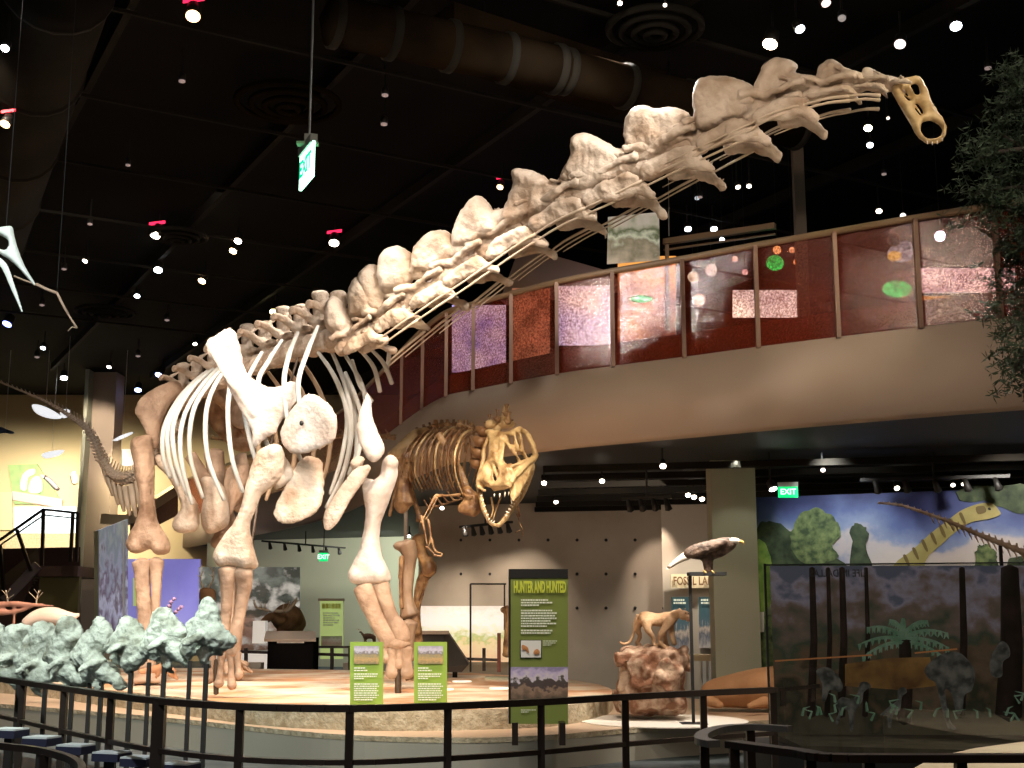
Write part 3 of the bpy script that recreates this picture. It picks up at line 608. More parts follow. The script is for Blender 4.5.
# hind legs
Y = 20.0; b = MB().plate(sc([(35,385),(60,370),(98,368),(106,400),(110,450),(111,500),(114,570),(120,630),(138,670),(158,705),(162,738),(142,752),(112,742),(95,733),(62,747),(30,742),(18,715),(30,680),(50,640),(61,590),(56,530),(44,470),(33,420)]), lambda x,y: Y, .19, step=3.4, w=9)
b.blob(136,546,Y-.05,9,8,11).blob(160,547,Y-.05,8,8,11); bone('femur', b, M_boneb, .028, 2)
bone('tibia', MB().limb([(141,561,Y,10),(143,585,Y,7.5),(145,620,Y,7.5),(146,655,Y,10),(146,668,Y,11)]), M_boneb, .03)
bone('fibula', MB().limb([(156,560,Y,8),(156,590,Y,5.5),(155,625,Y,5),(154,660,Y,6.5)]), M_boneb, .03)
b = MB().blob(148,676,Y-.2,16,6,18)
for k in range(5): b.limb([(137+k*6,676,Y-.3,4),(135+k*7,681,Y-.6,3.6)])
bone('hind_foot', b, M_boneb, .03)
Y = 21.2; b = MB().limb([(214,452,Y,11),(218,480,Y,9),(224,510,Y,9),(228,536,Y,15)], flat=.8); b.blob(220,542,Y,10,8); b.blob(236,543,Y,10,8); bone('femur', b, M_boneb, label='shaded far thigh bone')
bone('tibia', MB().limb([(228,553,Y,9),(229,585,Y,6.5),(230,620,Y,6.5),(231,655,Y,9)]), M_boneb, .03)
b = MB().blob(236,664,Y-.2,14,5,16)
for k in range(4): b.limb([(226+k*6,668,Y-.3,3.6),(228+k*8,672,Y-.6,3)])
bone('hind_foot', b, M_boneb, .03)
# pelvis
b = MB().plate([(134,412),(140,398),(152,388),(172,380),(186,384),(184,395),(172,404),(163,422),(159,447),(151,449),(144,430),(138,420)], lambda x,y: 20.1+(x-150)*.012, .11, step=3.6, w=8); bone('ilium', b, M_boneb)
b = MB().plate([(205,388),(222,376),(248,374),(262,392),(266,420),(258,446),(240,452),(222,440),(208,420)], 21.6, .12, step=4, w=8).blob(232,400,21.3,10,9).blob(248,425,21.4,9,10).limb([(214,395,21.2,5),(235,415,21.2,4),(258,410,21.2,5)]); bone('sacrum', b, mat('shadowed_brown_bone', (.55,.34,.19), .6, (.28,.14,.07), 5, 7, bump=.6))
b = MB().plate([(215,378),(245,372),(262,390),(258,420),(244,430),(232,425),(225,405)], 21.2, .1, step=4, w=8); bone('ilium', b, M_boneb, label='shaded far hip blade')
b = MB().plate(sc([(108,440),(128,428),(150,440),(180,480),(204,530),(240,568),(258,610),(252,665),(218,685),(182,682),(163,655),(175,625),(192,600),(178,550),(150,500),(120,470)]), lambda x,y: 20.2, .14, step=3.4, w=7); bone('pubis', b, M_bone)
b = MB().plate(sc([(255,505),(290,498),(322,520),(345,570),(352,640),(330,670),(290,687),(262,665),(256,620),(264,560)]), lambda x,y: 20.5, .14, step=3.4, w=7); bone('pubis', b, M_bone)
b = MB().plate(sc([(345,470),(400,460),(420,480),(405,540),(370,600),(350,640),(335,600),(330,520)]), lambda x,y: 20.9, .08, step=3.4, w=6); bone('ischium', b, M_boneb)
b = MB().limb([(190,455,21,7),(206,480,21,6),(226,512,21,8)], flat=.6); bone('ischium', b, M_boneb)
b = MB().limb([(240,455,21.3,7),(246,480,21.3,6),(238,510,21.3,8)], flat=.6); bone('ischium', b, M_boneb)
# steel mount
for a in (MB().limb([(216,694,16.6,2.6),(216,660,16.6,2.6)], flat=1, smooth=1), MB().limb([(398,694,17.6,3.2),(398,670,17.6,3.2)], flat=1, smooth=1), MB().limb([(233,683,17.2,1.4),(262,470,18,1.4),(300,352,18,1.4)], flat=1, smooth=1)):
    part('mounting_post', a, M_steel, saur)
# ---------------------------------------------------------------- tail
def caud(seed):
    random.seed(seed); a = MB(); a.tube([(-.5,0,0),(0,0,0),(.5,0,0)], [.42,.32,.42], n=10, smooth=2)
    a.tube([(-.1,0,.2),(-.35,0,.7),(-.6,0,1.1)], [.22,.15,.13], n=8, flat=.6)
    for s in (-1,1):
        a.tube([(0,s*.2,0),(-.1,s*.8,.05)], [.18,.12], n=6); a.tube([(.1,s*.15,.35),(.7,s*.16,.45)], [.12,.09], n=6)
    return a.bake('caudal_vertebra', .085, 2, .05, 2)
KM = [caud(1), caud(2)]
tl = catmull([(178,425,20.6,12),(150,462,20.9,12),(132,478,21.2,11.5),(117,478,21.6,10.5),(104,464,22,8.5),(97,448,22.4,7.5),(88,430,22.8,6.6),(74,419,23.2,5.4),(55,407,23.7,3.8),(35,397,24.2,2.6),(14,388,24.8,2),(-10,378,25.4,1.6)], 5)
tp = [P(a,b,Y) for a,b,Y,_ in tl]
for i in range(len(tl)-1):
    p = tp[i]; r = tl[i][3]*tl[i][2]/F; L = (tp[i+1]-tp[i]).length; t = tp[i]-tp[i+1]; s = r*1.15
    v = put('caudal_vertebra', KM[i%2], frame(p, t, (0,0,1) if i > 20 else (.3,0,1), s, L/s*.92), M_bone, saur)
    if 6 <= i <= 30 and i%2 == 0:
        f = max(.25, 1-(i-6)/26); 
        if i < 22: q = [p+Vector((0,0,-r*.6)), p+Vector((.04,0,-r*.6-.3*f)), p+Vector((.10,0,-r*.6-.62*f))]
        else: q = [p+Vector((0,0,-r*.4)), p+Vector((.02,0,-r*.4-.25*f))]
        part('chevron', MB().tube(q, [.085*f,.07*f,.03][:len(q)], n=6), M_rod, v, True)
# ================================================================= PREDATOR SKELETON
M_rex = mat('brown_amber_bone', (.13,.06,.025), .45, (.40,.24,.11), 6, 8, bump=.4, bscale=22, lo=.4, hi=.68)
M_rexs = mat('golden_skull_bone', (.58,.42,.22), .42, (.24,.13,.05), 6, 8, bump=.4, bscale=24, lo=.45, hi=.68)
rex = thing('tyrannosaur_skeleton', 'brown meat-eating dinosaur skeleton with open toothy jaws standing behind the giant', 'skeleton', Pz(425,677,.57))
c1 = lambda L: [(x/5.689+370, y/5.689+390) for x,y in L]
c2 = lambda L: [(x/5.689+370, y/5.689+510) for x,y in L]
def rb(name, mb, m=None, vox=.02, it=2, amp=.012, f=4, label=None, parent=None):
    o = obj(name, mb.bake(name, vox, it, amp, f, .005, 16), m or M_rex, parent or rex)
    if label: o['label'] = label
    return o
def tb(mb, L, w, Y, m=5, **k):
    if not hasattr(Y, '__len__'): Y = [Y]*len(L)
    if not hasattr(w, '__len__'): w = [w]*len(L)
    mb.tube([P(x,y,yy) for (x,y),yy in zip(L, Y)], [a*yy/F for a,yy in zip(w, Y)], n=8, smooth=m, **k); return mb
YK = 17.4
sk = MB()
bul = lambda x,y: YK + .016*abs(x-512) - (y-440)*.006
sk.plate(c1([(660,235),(700,225),(770,245),(850,215),(890,250),(920,310),(948,370),(930,405),(880,420),(830,480),(810,530),(780,560),(720,575),(650,580),(612,545),(620,490),(650,440),(680,380),(685,300)]), bul, .09,
   holes=[c1([(745,330),(775,310),(815,370),(835,400),(790,420),(760,400)]),c1([(700,440),(722,430),(738,470),(730,520),(708,522),(698,480)]),c1([(862,255),(885,255),(915,320),(905,345),(880,310)]),c1([(785,265),(825,268),(820,310),(795,305)]),c1([(830,350),(862,345),(855,375),(838,378)]),c1([(645,560),(700,585),(690,560),(655,545)])], step=2.0, w=3.5, sm=4)
for L, w in ((c1([(690,240),(712,330),(700,420),(745,520),(800,545)]),2.2),(c1([(770,250),(760,320),(750,400),(790,470),(805,520)]),1.8),(c1([(850,220),(900,260),(945,370),(905,405),(835,465),(805,530)]),2.4),(c1([(690,240),(770,250),(850,222)]),2.6),(c1([(690,245),(650,330),(640,420),(615,500),(620,560)]),2.2)):
    tb(sk, L, w, [bul(x,y)-.05 for x,y in L])
for L, w in ((c1([(850,215),(885,250),(915,300),(945,370)]),1.5),(c1([(850,225),(862,300),(870,350),(905,400)]),1.4),(c1([(760,250),(745,320),(742,400),(770,450)]),2.2),(c1([(770,290),(810,340),(850,395)]),1.5),(c1([(820,230),(830,290),(845,345),(870,350)]),1.5),
  (c1([(770,440),(830,425),(890,400),(945,385)]),2.0),(c1([(945,385),(890,430),(835,490)]),1.8),(c1([(800,440),(815,480),(830,490)]),1.5),(c1([(800,250),(850,235)]),2),(c1([(700,430),(722,425),(740,470),(732,520),(712,527),(695,490),(700,430)]),1.0)):
    tb(sk, L, w, [bul(x,y)-.06 for x,y in L])
sk.plate(c1([(785,450),(860,425),(945,388),(925,440),(885,540),(845,610),(815,640),(800,600),(790,540)]), lambda x,y: bul(x,y)+.06, .05, step=2, w=3)
skull = rb('skull', sk, M_rexs, .014, 1, .012, 9)
# lower jaw: V
jw = MB()
L1 = c1([(612,540),(628,600),(645,680),(672,740),(700,765),(735,770)]); L2 = c1([(930,425),(900,510),(855,600),(812,665),(772,728),(735,770)])
tb(jw, L1, [3.5,4.5,3.5,3,3,3], [YK+.5,YK+.3,YK+.1,YK-.1,YK-.2,YK-.25], flat=.5); tb(jw, L2, [4,5.5,5.5,5,4,3.2], [YK+.7,YK+.5,YK+.3,YK+.1,YK-.1,YK-.25], flat=.5)
jaw = rb('lower_jaw', jw, M_rexs, .02)
def teeth(L, Yf, dx, dy, n, par, ln=4.2, w=1.0):
    q = catmull([(*a, y) for a, y in zip(L, Yf)], 8)
    for i in range(n):
        a = q[int((i+.5)/n*(len(q)-1))]; s = ln*(.7+.5*((i*37)%5)/5)
        part('tooth', MB().tube([P(a[0],a[1],a[2]-.12), P(a[0]+dx*s*.6,a[1]+dy*s*.6,a[2]-.14), P(a[0]+dx*s,a[1]+dy*s,a[2]-.10)], [w*YK/F, w*.7*YK/F, .002], n=6), M_ivory, par, True)
M_ivory = mat('ivory_tooth', (.85,.80,.68), .3)
teeth(L1[1:5], [YK+.2,YK+.1,YK-.1,YK-.2], .6, -.7, 8, jaw); teeth(L2[1:5], [YK+.5,YK+.3,YK+.1,YK-.1], -.8, -.5, 11, jaw)
teeth(c1([(945,385),(900,412),(850,455),(812,520)]), [YK+.4,YK+.3,YK+.1,YK-.1], -.35, .9, 9, skull, 4.5, 1.1); teeth(c1([(700,592),(745,590),(790,580),(812,640)]), [YK,YK,YK-.1,YK-.1], -.1, .95, 5, skull, 5, .9)
for L in (c1([(690,610),(700,680),(685,730)]), c1([(750,600),(720,670),(700,740)]), c1([(640,640),(660,690),(680,745)])): part('throat_bone', tb(MB(), L, [.9,.9,.5], YK+.15), M_rexs, skull, True)
# neck, with the crown-like neck spines that rise behind the skull
def spiky(name, pts, r, h, lean, seed, Y=None):
    random.seed(seed)
    for i in range(len(pts)):
        x,y,yy = pts[i]; k = yy/F; p = P(x,y,yy); a = MB()
        a.ell(p, (r*k,r*k,r*k*.9)); tp = P(x+lean[0]*h, y+lean[1]*h, yy); a.tube([p, tp], [r*.55*k, r*.5*k], n=7); a.ell(tp, (r*.75*k,r*.5*k,r*.5*k))
        for s in (-1,1): a.tube([p, P(x+s*r*1.3, y-r*.5, yy+s*.05)], [r*.4*k, r*.35*k], n=6)
        rb(name, a, vox=.022, it=1, amp=.02)
spiky('cervical_vertebra', [(489,424,18.0),(497,419,17.9),(506,414,17.85),(508,422,17.8)], 4.2, 9, (.05,-1), 3)
rb('cervical_vertebra', tb(MB(), c1([(720,230),(760,150),(770,100),(790,90)]), [4,3,3.4,2.5], 18.0), M_rexs); rb('cervical_vertebra', MB().blob(506,424,18,10,5,8).blob(490,424,18,6,5,6), M_rexs)
for i, (x,y,yy,r) in enumerate([(483,432,18.1,6),(481,442,18.1,7),(479,453,18.2,7.5),(477,464,18.3,7)]): rb('cervical_vertebra', MB().blob(x,y,yy,r,5.5,9).blob(x-5,y-3,yy,3.5,4), mat('deep_brown_bone', (.17,.085,.04), .5, (.28,.15,.07), 4))
dv = [(472,428,18.5),(466,426.5,18.7),(460,425.5,18.9),(454,425,19.1),(448,425,19.3),(442,425.5,19.5),(436,426.5,19.7),(430,428,19.9),(424,430,20.1),(417,433,20.3)]
spiky('dorsal_vertebra', dv, 3.4, 5, (-.1,-1), 5)
for i in range(9):
    x0,y0,yy = dv[i]; yy -= .1
    dx = (8-i)
    L = [(x0,y0+2),(x0-9,y0+7+i*.4),(x0-19+dx*.3,y0+24),(x0-22+dx*.7,y0+46),(x0-16+dx*.9,y0+68-i)]
    part('rib', tb(MB(), L, [1.3,1.5,1.4,1.2,.9], [yy,yy-.5,yy-.8,yy-.7,yy-.3], flat=.7), M_rexs if i%3 == 0 else M_rex, rex, True)
    L = [(x+4.2,y+1.5) for x,y in L]; part('rib', tb(MB(), L, [1.0,1.2,1.2,1.0,.7], [yy+.1,yy-.3,yy-.6,yy-.5,yy-.1], flat=.7), M_rex, rex, True)
    L = [(x0,y0+2),(x0+4,y0+14),(x0+5,y0+38),(x0-2,y0+62)]
    part('rib', tb(MB(), L, [1.2,1.3,1.1,.8], [yy+.2,yy+.7,yy+.9,yy+.7], flat=.7), M_rex, rex, True)
rb('scapula', tb(MB(), c1([(390,250),(425,315),(490,405),(520,470),(545,560)]), [4.8,3.8,2.6,3.6,5], 18.3, flat=.5))
rb('scapula', tb(MB(), c1([(560,300),(540,400),(530,480)]), [1.6,1.6,2.5], 18.9, flat=.5))
rb('coracoid', MB().plate(c1([(520,560),(560,545),(600,575),(640,620),(640,680),(600,720),(555,715),(510,700),(500,660),(530,620)]), 18.1, .07, step=2.2, w=4), M_rex)
rb('humerus', tb(MB(), c1([(515,595),(440,600),(372,602)]), [2.4,1.6,2.2], [18.1,18,17.9]), M_rex, .015)
rb('forearm_bone', tb(MB(), c1([(372,602),(335,670),(290,755)]), [1.7,1.2,1.3], [17.9,17.8,17.7]), M_rex, .014)
rb('forearm_bone', tb(MB(), c1([(382,610),(350,680),(315,740)]), [1.2,.9,1], [17.9,17.8,17.75]), M_rex, .014)
for L in (c2([(290,30),(315,140),(325,200)]), c2([(330,50),(345,150),(330,215)]), c2([(318,205),(345,230),(370,255)]), c2([(345,150),(370,230),(408,245)]), c2([(360,255),(400,262),(412,245)])): rb('claw_finger', tb(MB(), L, [1.6,1.3,.8], 17.7), M_rex, .014, 1, .003)
rb('humerus', tb(MB(), c1([(800,560),(835,640),(850,720)]), [2,1.4,1.5], 18.6), M_rex, .015)
rb('forearm_bone', tb(MB(), c2([(835,20),(850,70),(868,115),(860,140)]), [1.5,1,1,.5], 18.5), M_rex, .014)
for L in (c2([(855,115),(835,125),(820,130)]), c2([(865,120),(868,140),(858,170)])): rb('claw_finger', tb(MB(), L, [1,.8,.4], 18.5), M_rex, .012, 1, .002)
# hips and legs
for i in range(7): part('belly_rib', tb(MB(), [(424+i*6,500-i*2),(430+i*6,508-i*2),(440+i*5.5,505-i*1.5)], [.8,1.0,.6], [19.2-i*.15,18.9-i*.15,18.9-i*.15]), M_rex, rex, True)
b = MB().plate(c1([(95,365),(130,330),(190,270),(250,225),(330,208),(345,235),(290,290),(240,350),(200,400),(150,395),(110,385)]), 19.9, .09, step=2.5, w=5); rb('ilium', b, M_rexs, .022)
rb('pubis', tb(MB(), c1([(180,400),(230,560),(270,680)])+c2([(290,60)]), [4,3,3,5], 19.6)); rb('ischium', tb(MB(), c1([(170,400),(150,560),(110,720)]), [4,2.6,2], 20))
b = MB(); tb(b, c1([(205,390),(200,480),(195,560),(200,650)]), [10,9,8,11], 19.4); b.blob(402,505,19.4,8,9); b.blob(408,458,19.3,8,7); rb('femur', b)
b = MB(); tb(b, c2([(205,190),(225,260),(215,380),(210,520),(225,600)]), [10,8,6.5,7,10], 19.3); b.blob(402,546,19.3,9,5); rb('tibia', b, mat('grey_brown_bone', (.34,.24,.16), .5, (.22,.14,.09), 3))
rb('fibula', tb(MB(), c2([(180,260),(175,400),(180,560)]), [2.5,2,2.5], 19.2))
b = MB(); tb(b, c2([(225,640),(215,720),(215,800),(225,850)]), [9,7,7,9], 19.2); rb('metatarsus', b, mat('grey_brown_bone', (.3,.2,.13)))
b = MB(); tb(b, c2([(270,150),(300,260),(330,300)]), [7,6,8], 20.2); b.blob(429,568,20.2,8,9); rb('femur', b)
b = MB(); tb(b, c2([(345,330),(300,390),(275,470),(262,600),(262,700)]), [7,5.5,4.5,4.5,6], 20.4); tb(b, c2([(330,380),(300,480),(275,560)]), [1.8,1.4,1.5], 20.3); rb('tibia', b)
rb('metatarsus', tb(MB(), [(417,628),(420,650),(424,668)], [5,4,5], 20.5))
for (bx,by,yy) in ((409,668,19.0),(424,671,20.3)):
    for dx in (-9,-2,6): rb('toe', tb(MB(), [(bx,by,), (bx+dx,by+5), (bx+dx*2,by+9)], [3.4,2.8,1.2], [yy,yy-.35,yy-.8]), None, .02, 1, .005)
# tail seen between the giant's ribs
RKM = caud(5)
tl2 = catmull([(396,438,20.6,7),(372,436,21.2,6.5),(345,436,21.8,6),(318,438,22.4,5.4),(290,440,23,5),(262,441,23.6,4.4),(235,440,24.2,4),(208,438,24.8,3.4)], 3)
for i in range(len(tl2)-1):
    p = P(*tl2[i][:3]); q = P(*tl2[i+1][:3]); r = tl2[i][3]*tl2[i][2]/F
    put('caudal_vertebra', RKM, frame(p, p-q, (0,0,1), r*1.0, (p-q).length/r*.95), M_rex, rex) if i else None
for (bx, by, Yb) in ((404,640,19.3),): part('mounting_post', MB().bar(P(bx,676,Yb), P(bx+2,500,Yb+.1), .05), M_steel, rex)
# ================================================================= PLATFORM
ZU, ZL = .57, .35
M_sand = mat('lit_sandy_top', (.66,.34,.17), .8, (.86,.74,.58), 1.1, 5, bump=.25, bscale=9, lo=.4, hi=.6)
M_kerb = mat('rough_stone_kerb', (.50,.44,.32), .85, (.34,.28,.18), 9, bump=1.0, bscale=22)
M_base = mat('grey_platform_face', (.33,.31,.26), .8, (.37,.35,.29), .6)
M_ledge = mat('tan_ledge_top', (.52,.38,.26), .7, (.6,.46,.33), 1)
fe = [(-60,676),(0,679),(60,684),(100,689),(180,697),(255,705),(330,709),(400,710),(480,709),(550,706.5),(592,701),(610,695),(611,689),(598,684)]
up = [Pz(a,b,ZU) for a,b in fe]; up2 = [Vector((q[0],q[1])) for q in catmull([(p.x,p.y) for p in up], 4)]
rear = [Pz(a,b,ZU) for a,b in ((560,678),(470,673),(350,670),(200,668),(60,668),(-80,668))]
poly = [tuple(q) for q in up2] + [(p.x,p.y) for p in rear]
root = thing('display_platform', 'low curved sandy platform with stone kerb carrying the big skeletons', 'platform', Pz(300,690,ZU))
mb = MB(); mb.prism(poly, ZU-.05, ZU); part('platform_top', mb, M_sand, root)
mb = MB(); n = len(up2); vs = []; fs = []; rows = 5
random.seed(4)
for i, q in enumerate(up2):
    for r in range(rows):
        d = Vector((q.x, q.y)).normalized()*(-.02-.035*random.random()*(0 if r == 0 else 1))
        vs.append((q.x+d.x, q.y+d.y, ZU-.002-(ZU-ZL+.004)*r/(rows-1)*1.0))
for i in range(n-1):
    for r in range(rows-1): a = i*rows+r; fs.append((a, a+1, a+rows+1, a+rows))
mb.add(vs, fs); part('stone_kerb', mb, M_kerb, root, True)
lf = [(-90,697),(0,704),(100,712),(180,719),(255,727),(330,734),(400,737),(480,738),(560,734.5),(650,727),(775,720),(900,713),(1100,700)]
lo = [Pz(a,b,ZL) for a,b in lf]; lo2 = [Vector((q[0],q[1])) for q in catmull([(p.x,p.y) for p in lo], 4)]
# right part of the lower tier reaches back under the animals
poly = [tuple(q) for q in lo2] + [(lo2[-1].x, 21), (5.6,17.9), (3.3,19.2), (2.4, 20.5), (1, 24.5), (-14,26)]
mb = MB(); mb.prism(poly, 0, ZL); o = part('lower_tier', mb, M_base, root)
o.data.materials.append(M_ledge); 
for f in o.data.polygons:
    if f.normal.z > .9: f.material_index = 1
mb = MB(); vs = []
for q in lo2: vs += [(q.x, q.y-.01, ZL+.004), (q.x, q.y-.01, ZL-.05)]
mb.add(vs, [(2*i, 2*i+2, 2*i+3, 2*i+1) for i in range(len(lo2)-1)]); part('edge_strip', mb, M_kerb, root)
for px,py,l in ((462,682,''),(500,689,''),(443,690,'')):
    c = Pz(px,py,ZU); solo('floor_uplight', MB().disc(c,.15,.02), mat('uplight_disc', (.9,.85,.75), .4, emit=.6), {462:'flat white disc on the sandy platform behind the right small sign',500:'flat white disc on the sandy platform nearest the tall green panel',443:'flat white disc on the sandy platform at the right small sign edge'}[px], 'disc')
# ================================================================= SIGNS
M_lime = mat('lime_sign', (.30,.46,.07), .5); M_olive = mat('olive_sign', (.20,.25,.06), .5, (.25,.31,.08), .8)
M_ink = mat('white_print', (.85,.9,.75), .5); M_yel = mat('yellow_green_print', (.62,.68,.08), .5)
def lines_px(rows, x0, x1, Yf, h, seed=0, n=None):
    random.seed(seed); mb = MB()
    for y, f in rows:
        xa = x0; xb = x0+(x1-x0)*f; x = xa
        while x < xb-.5:
            w = random.uniform(.8, 3.2); e = min(x+w, xb)
            a,b,c,d = P(x,y+h/2,Yf(x)),P(e,y+h/2,Yf(e)),P(e,y-h/2,Yf(e)),P(x,y-h/2,Yf(x)); mb.quad(a,b,c,d,-.002); x = e+.45
    return mb
pic_herd = picture_mat('herd_picture', [(0,(.25,.22,.12)),(.25,(.55,.36,.16)),(.45,(.35,.3,.16)),(.6,(.22,.2,.22)),(.75,(.62,.6,.72)),(1,(.4,.38,.5))], 9, .3)
for x0,x1,y0,y1,l in ((350,383,642,706,'small lime green text sign left of the big forefoot'),(414,447,642,706,'small lime green text sign right of the big forefoot')):
    Y = 14.75; Yf = lambda x: Y-.03
    root = thing('text_sign', l, 'sign', P((x0+x1)/2,y1,Y))
    a,b,c,d = P(x0,y1-1,Y),P(x1,y1-1,Y),P(x1,y0,Y),P(x0,y0,Y); part('sign_board', MB().quad(a,b,c,d,-.04), M_lime, root)
    a,b,c,d = P(x0+4,y0+22,Y-.02),P(x1-4,y0+22,Y-.02),P(x1-4,y0+4,Y-.02),P(x0+4,y0+4,Y-.02); part('picture', MB().quad(a,b,c,d,-.01), pic_herd, root)
    part('text_block', lines_px([(y0+26,.45),(y0+28.5,.55),(y0+32,.95),(y0+34.3,.9),(y0+36.5,.4)]+[(y0+42+i*2.25,(.95,1,.9,.97,.93,1,.9,.75)[i]) for i in range(8)], x0+4, x1-4, Yf, 1.2, x0), M_ink, root)
    for x in (x0+5, x1-5): q = P(x,y1-1,Y); part('leg', MB().box((q.x,q.y+.02,(ZU+q.z)/2),(.03,.03,q.z-ZU+.02)), M_rail, root)
# tall panel
Ya, Yb = 12.9, 13.1
Yf = lambda x: 12.93+(x-510)/58*.25-.03
root = thing('tall_text_panel', 'tall olive green text panel headed in yellow letters in front of the platform', 'sign', P(540,727,13))
q4 = lambda x0,x1,y0,y1,o=0.0: (P(x0,y1,Yf(x0)-o),P(x1,y1,Yf(x1)-o),P(x1,y0,Yf(x1)-o),P(x0,y0,Yf(x0)-o))
part('panel_board', MB().quad(*q4(510,568,569,724,-.02),-.03), M_olive, root)
part('top_band', MB().quad(*q4(510,568,569,578,.0),-.02), M_dark, root); part('side_edge', MB().quad(*q4(509.3,510.6,569,724,-.0),-.02), M_dark, root)
me = text_mesh('HUNTER AND HUNTED', .155, facing(P(540,587.5,Yf(540)-.03), P(568,587,Yf(568))-P(512,587,Yf(512))), .006, .345); me.transform(Matrix.Identity(4)); obj('title_lettering', me, M_yel, root)
for k_, rows_ in enumerate(([(600,.75),(602.6,.86),(605.2,.5)], [(610.5+i*2.6,(.86,.97,.92,.98,.8,.95,.7)[i]) for i in range(7)], [(630.5,.85),(633,.8)])): part('text_block', lines_px(rows_, 521, 558, lambda x: Yf(x)-.01, 1.5, 3+k_), M_ink, root)
part('caption_text', lines_px([(641,1),(643,.9),(645,.6)], 543, 557, lambda x: Yf(x)-.01, .8, 5), M_ink, root)
o = part('inset_picture', MB().quad(*q4(521,541,640.5,657.5,.01),-.01), mat('inset_white', (.85,.85,.82), .5), root)
part('inset_frame', MB().quad(*q4(520.4,541.6,640,658,.004),-.01), M_dark, root)
for L in ([(522,645),(525,645.5),(528,648),(529,653),(527,652),(525.5,649.5),(523,650),(522,649)],[(534,651),(537,649),(539.5,651),(539,654),(534,654)]):
    part('inset_animal', MB().plate(L, lambda x,y: Yf(x)-.03, .004, step=1.5, w=1), mat('inset_orange', (.6,.26,.10), .5), root, label='orange animal figure in the inset')
part('landscape_picture', MB().quad(*q4(511,568,667,701,.01),-.01), picture_mat('sunset_valley', [(0,(.10,.09,.07)),(.2,(.26,.17,.12)),(.36,(.40,.27,.19)),(.45,(.10,.07,.07)),(.6,(.12,.10,.09)),(.66,(.80,.72,.80)),(.85,(.62,.52,.78)),(1,(.35,.3,.5))], 6, .42), root)
part('footer_text', lines_px([(710,1),(712,.5)], 521, 536, lambda x: Yf(x)-.01, .9, 9), M_ink, root)
for x in (515,562): q = P(x,722,13); part('foot', MB().box((q.x,q.y+.05,.5*(ZL+q.z)),(.06,.3,q.z-ZL)), M_rail, root)
# ================================================================= COUGAR ON ROCK
def bake_solo(name, mb, m, label, cat, vox, it=2, amp=.01, f=5, amp2=0, f2=15, group=None):
    o = obj(name, mb.bake(name, vox, it, amp, f, amp2, f2), m); return tag(o, label, cat, group)
M_rock = mat('brown_rock', (.16,.065,.03), .85, (.50,.36,.26), 5, 9, bump=1.0, bscale=14, lo=.42, hi=.62)
Y = 16.0; mb = MB()
mb.plate([(619,655),(622,648),(640,646),(662,645),(678,652),(684,665),(683,685),(686,700),(684,713),(660,714),(635,715),(617,711),(616,690),(620,675)], Y, .42, step=4, w=8, sm=2)
random.seed(9)
for i in range(16): mb.box(P(random.uniform(624,678), random.uniform(655,706), Y-.3), (random.uniform(.12,.32),random.uniform(.15,.3),random.uniform(.12,.3)), M=Matrix.Rotation(random.uniform(-.8,.8),3,'Y') @ Matrix.Rotation(random.uniform(-.6,.6),3,'Z'))
mb.box(P(667,675,Y-.42), (.26,.2,.32), M=Matrix.Rotation(.5,3,'Y')); mb.box(P(639,672,Y-.42), (.27,.16,.34), M=Matrix.Rotation(-.25,3,'Y'))
bake_solo('boulder', mb, M_rock, 'craggy reddish brown boulder with a cougar standing on top', 'rock', .022, 0, .05, 4, .05, 10)
M_cou = mat('tawny_fur', (.36,.20,.10), .8, (.52,.34,.20), 7, bump=.4, bscale=40)
root = thing('cougar_mount', 'stuffed tawny cougar standing on the boulder looking right', 'cougar', P(655,650,Y))
mb = MB(); L = lambda pts, **k: mb.limb(pts, **k)
L([(640,618,Y,6.5),(646,618,Y,8.5),(657,620,Y-.05,8.4),(668,619,Y-.1,9),(676,616,Y-.15,6.5)], flat=.75)
L([(674,614,Y-.15,5),(681,613,Y-.25,4.6)]); mb.blob(684,615,Y-.3,6,5.2,5); mb.blob(689,617.5,Y-.4,3.4,2.6,3); mb.blob(688,621,Y-.38,2.6,1.3,2)
mb.blob(680,609.5,Y-.2,1.6,2); mb.blob(685,609,Y-.38,1.5,1.8)
L([(641,619,Y+.1,5),(637,628,Y+.1,3.6),(640,636,Y+.12,2.4),(637,643,Y+.1,2.2),(640,645,Y+.02,2.4)])
L([(646,620,Y-.1,5.5),(648,630,Y-.12,3.6),(653,637,Y-.1,2.6),(654,644,Y-.12,2.4),(657,646,Y-.2,2.4)])
L([(668,621,Y+.05,4.8),(664,631,Y+.05,3.4),(665,640,Y+.03,2.6),(667,647,Y,2.6)])
L([(671,620,Y-.2,5),(661,634,Y-.22,3.4),(660,642,Y-.2,2.6),(668,649,Y-.3,2.8)]); L([(671,621,Y-.1,4),(672,634,Y-.12,3),(675,645,Y-.15,2.8)])
obj('body', mb.bake('body', .017, 2, .006, 6), M_cou, root)
part('tail', MB().limb([(638,615,Y+.1,1.8),(635,622,Y+.12,1.5),(634,632,Y+.12,1.4),(630,641,Y+.1,1.4),(624,644,Y+.05,1.4),(620,642,Y,1.2)]), M_cou, root, True)
for x,y in ((685.5,613),(688.5,613.6)): part('eye', MB().blob(x,y,Y-.44,.6,.6), M_dark, root, True)
part('nose', MB().blob(692,616.6,Y-.42,.8,.7), M_dark, root, True); part('mouth', MB().blob(689.5,620,Y-.45,2,.6), mat('red_mouth', (.35,.05,.04)), root, True)
c = P(655,713,15.3)
solo('spot_disc', MB().disc((c.x+.15,15.75,ZL+.001),1.0,.012), mat('pale_disc', (.82,.78,.7), .6), 'pale round disc on the lower platform beneath the boulder', 'disc')
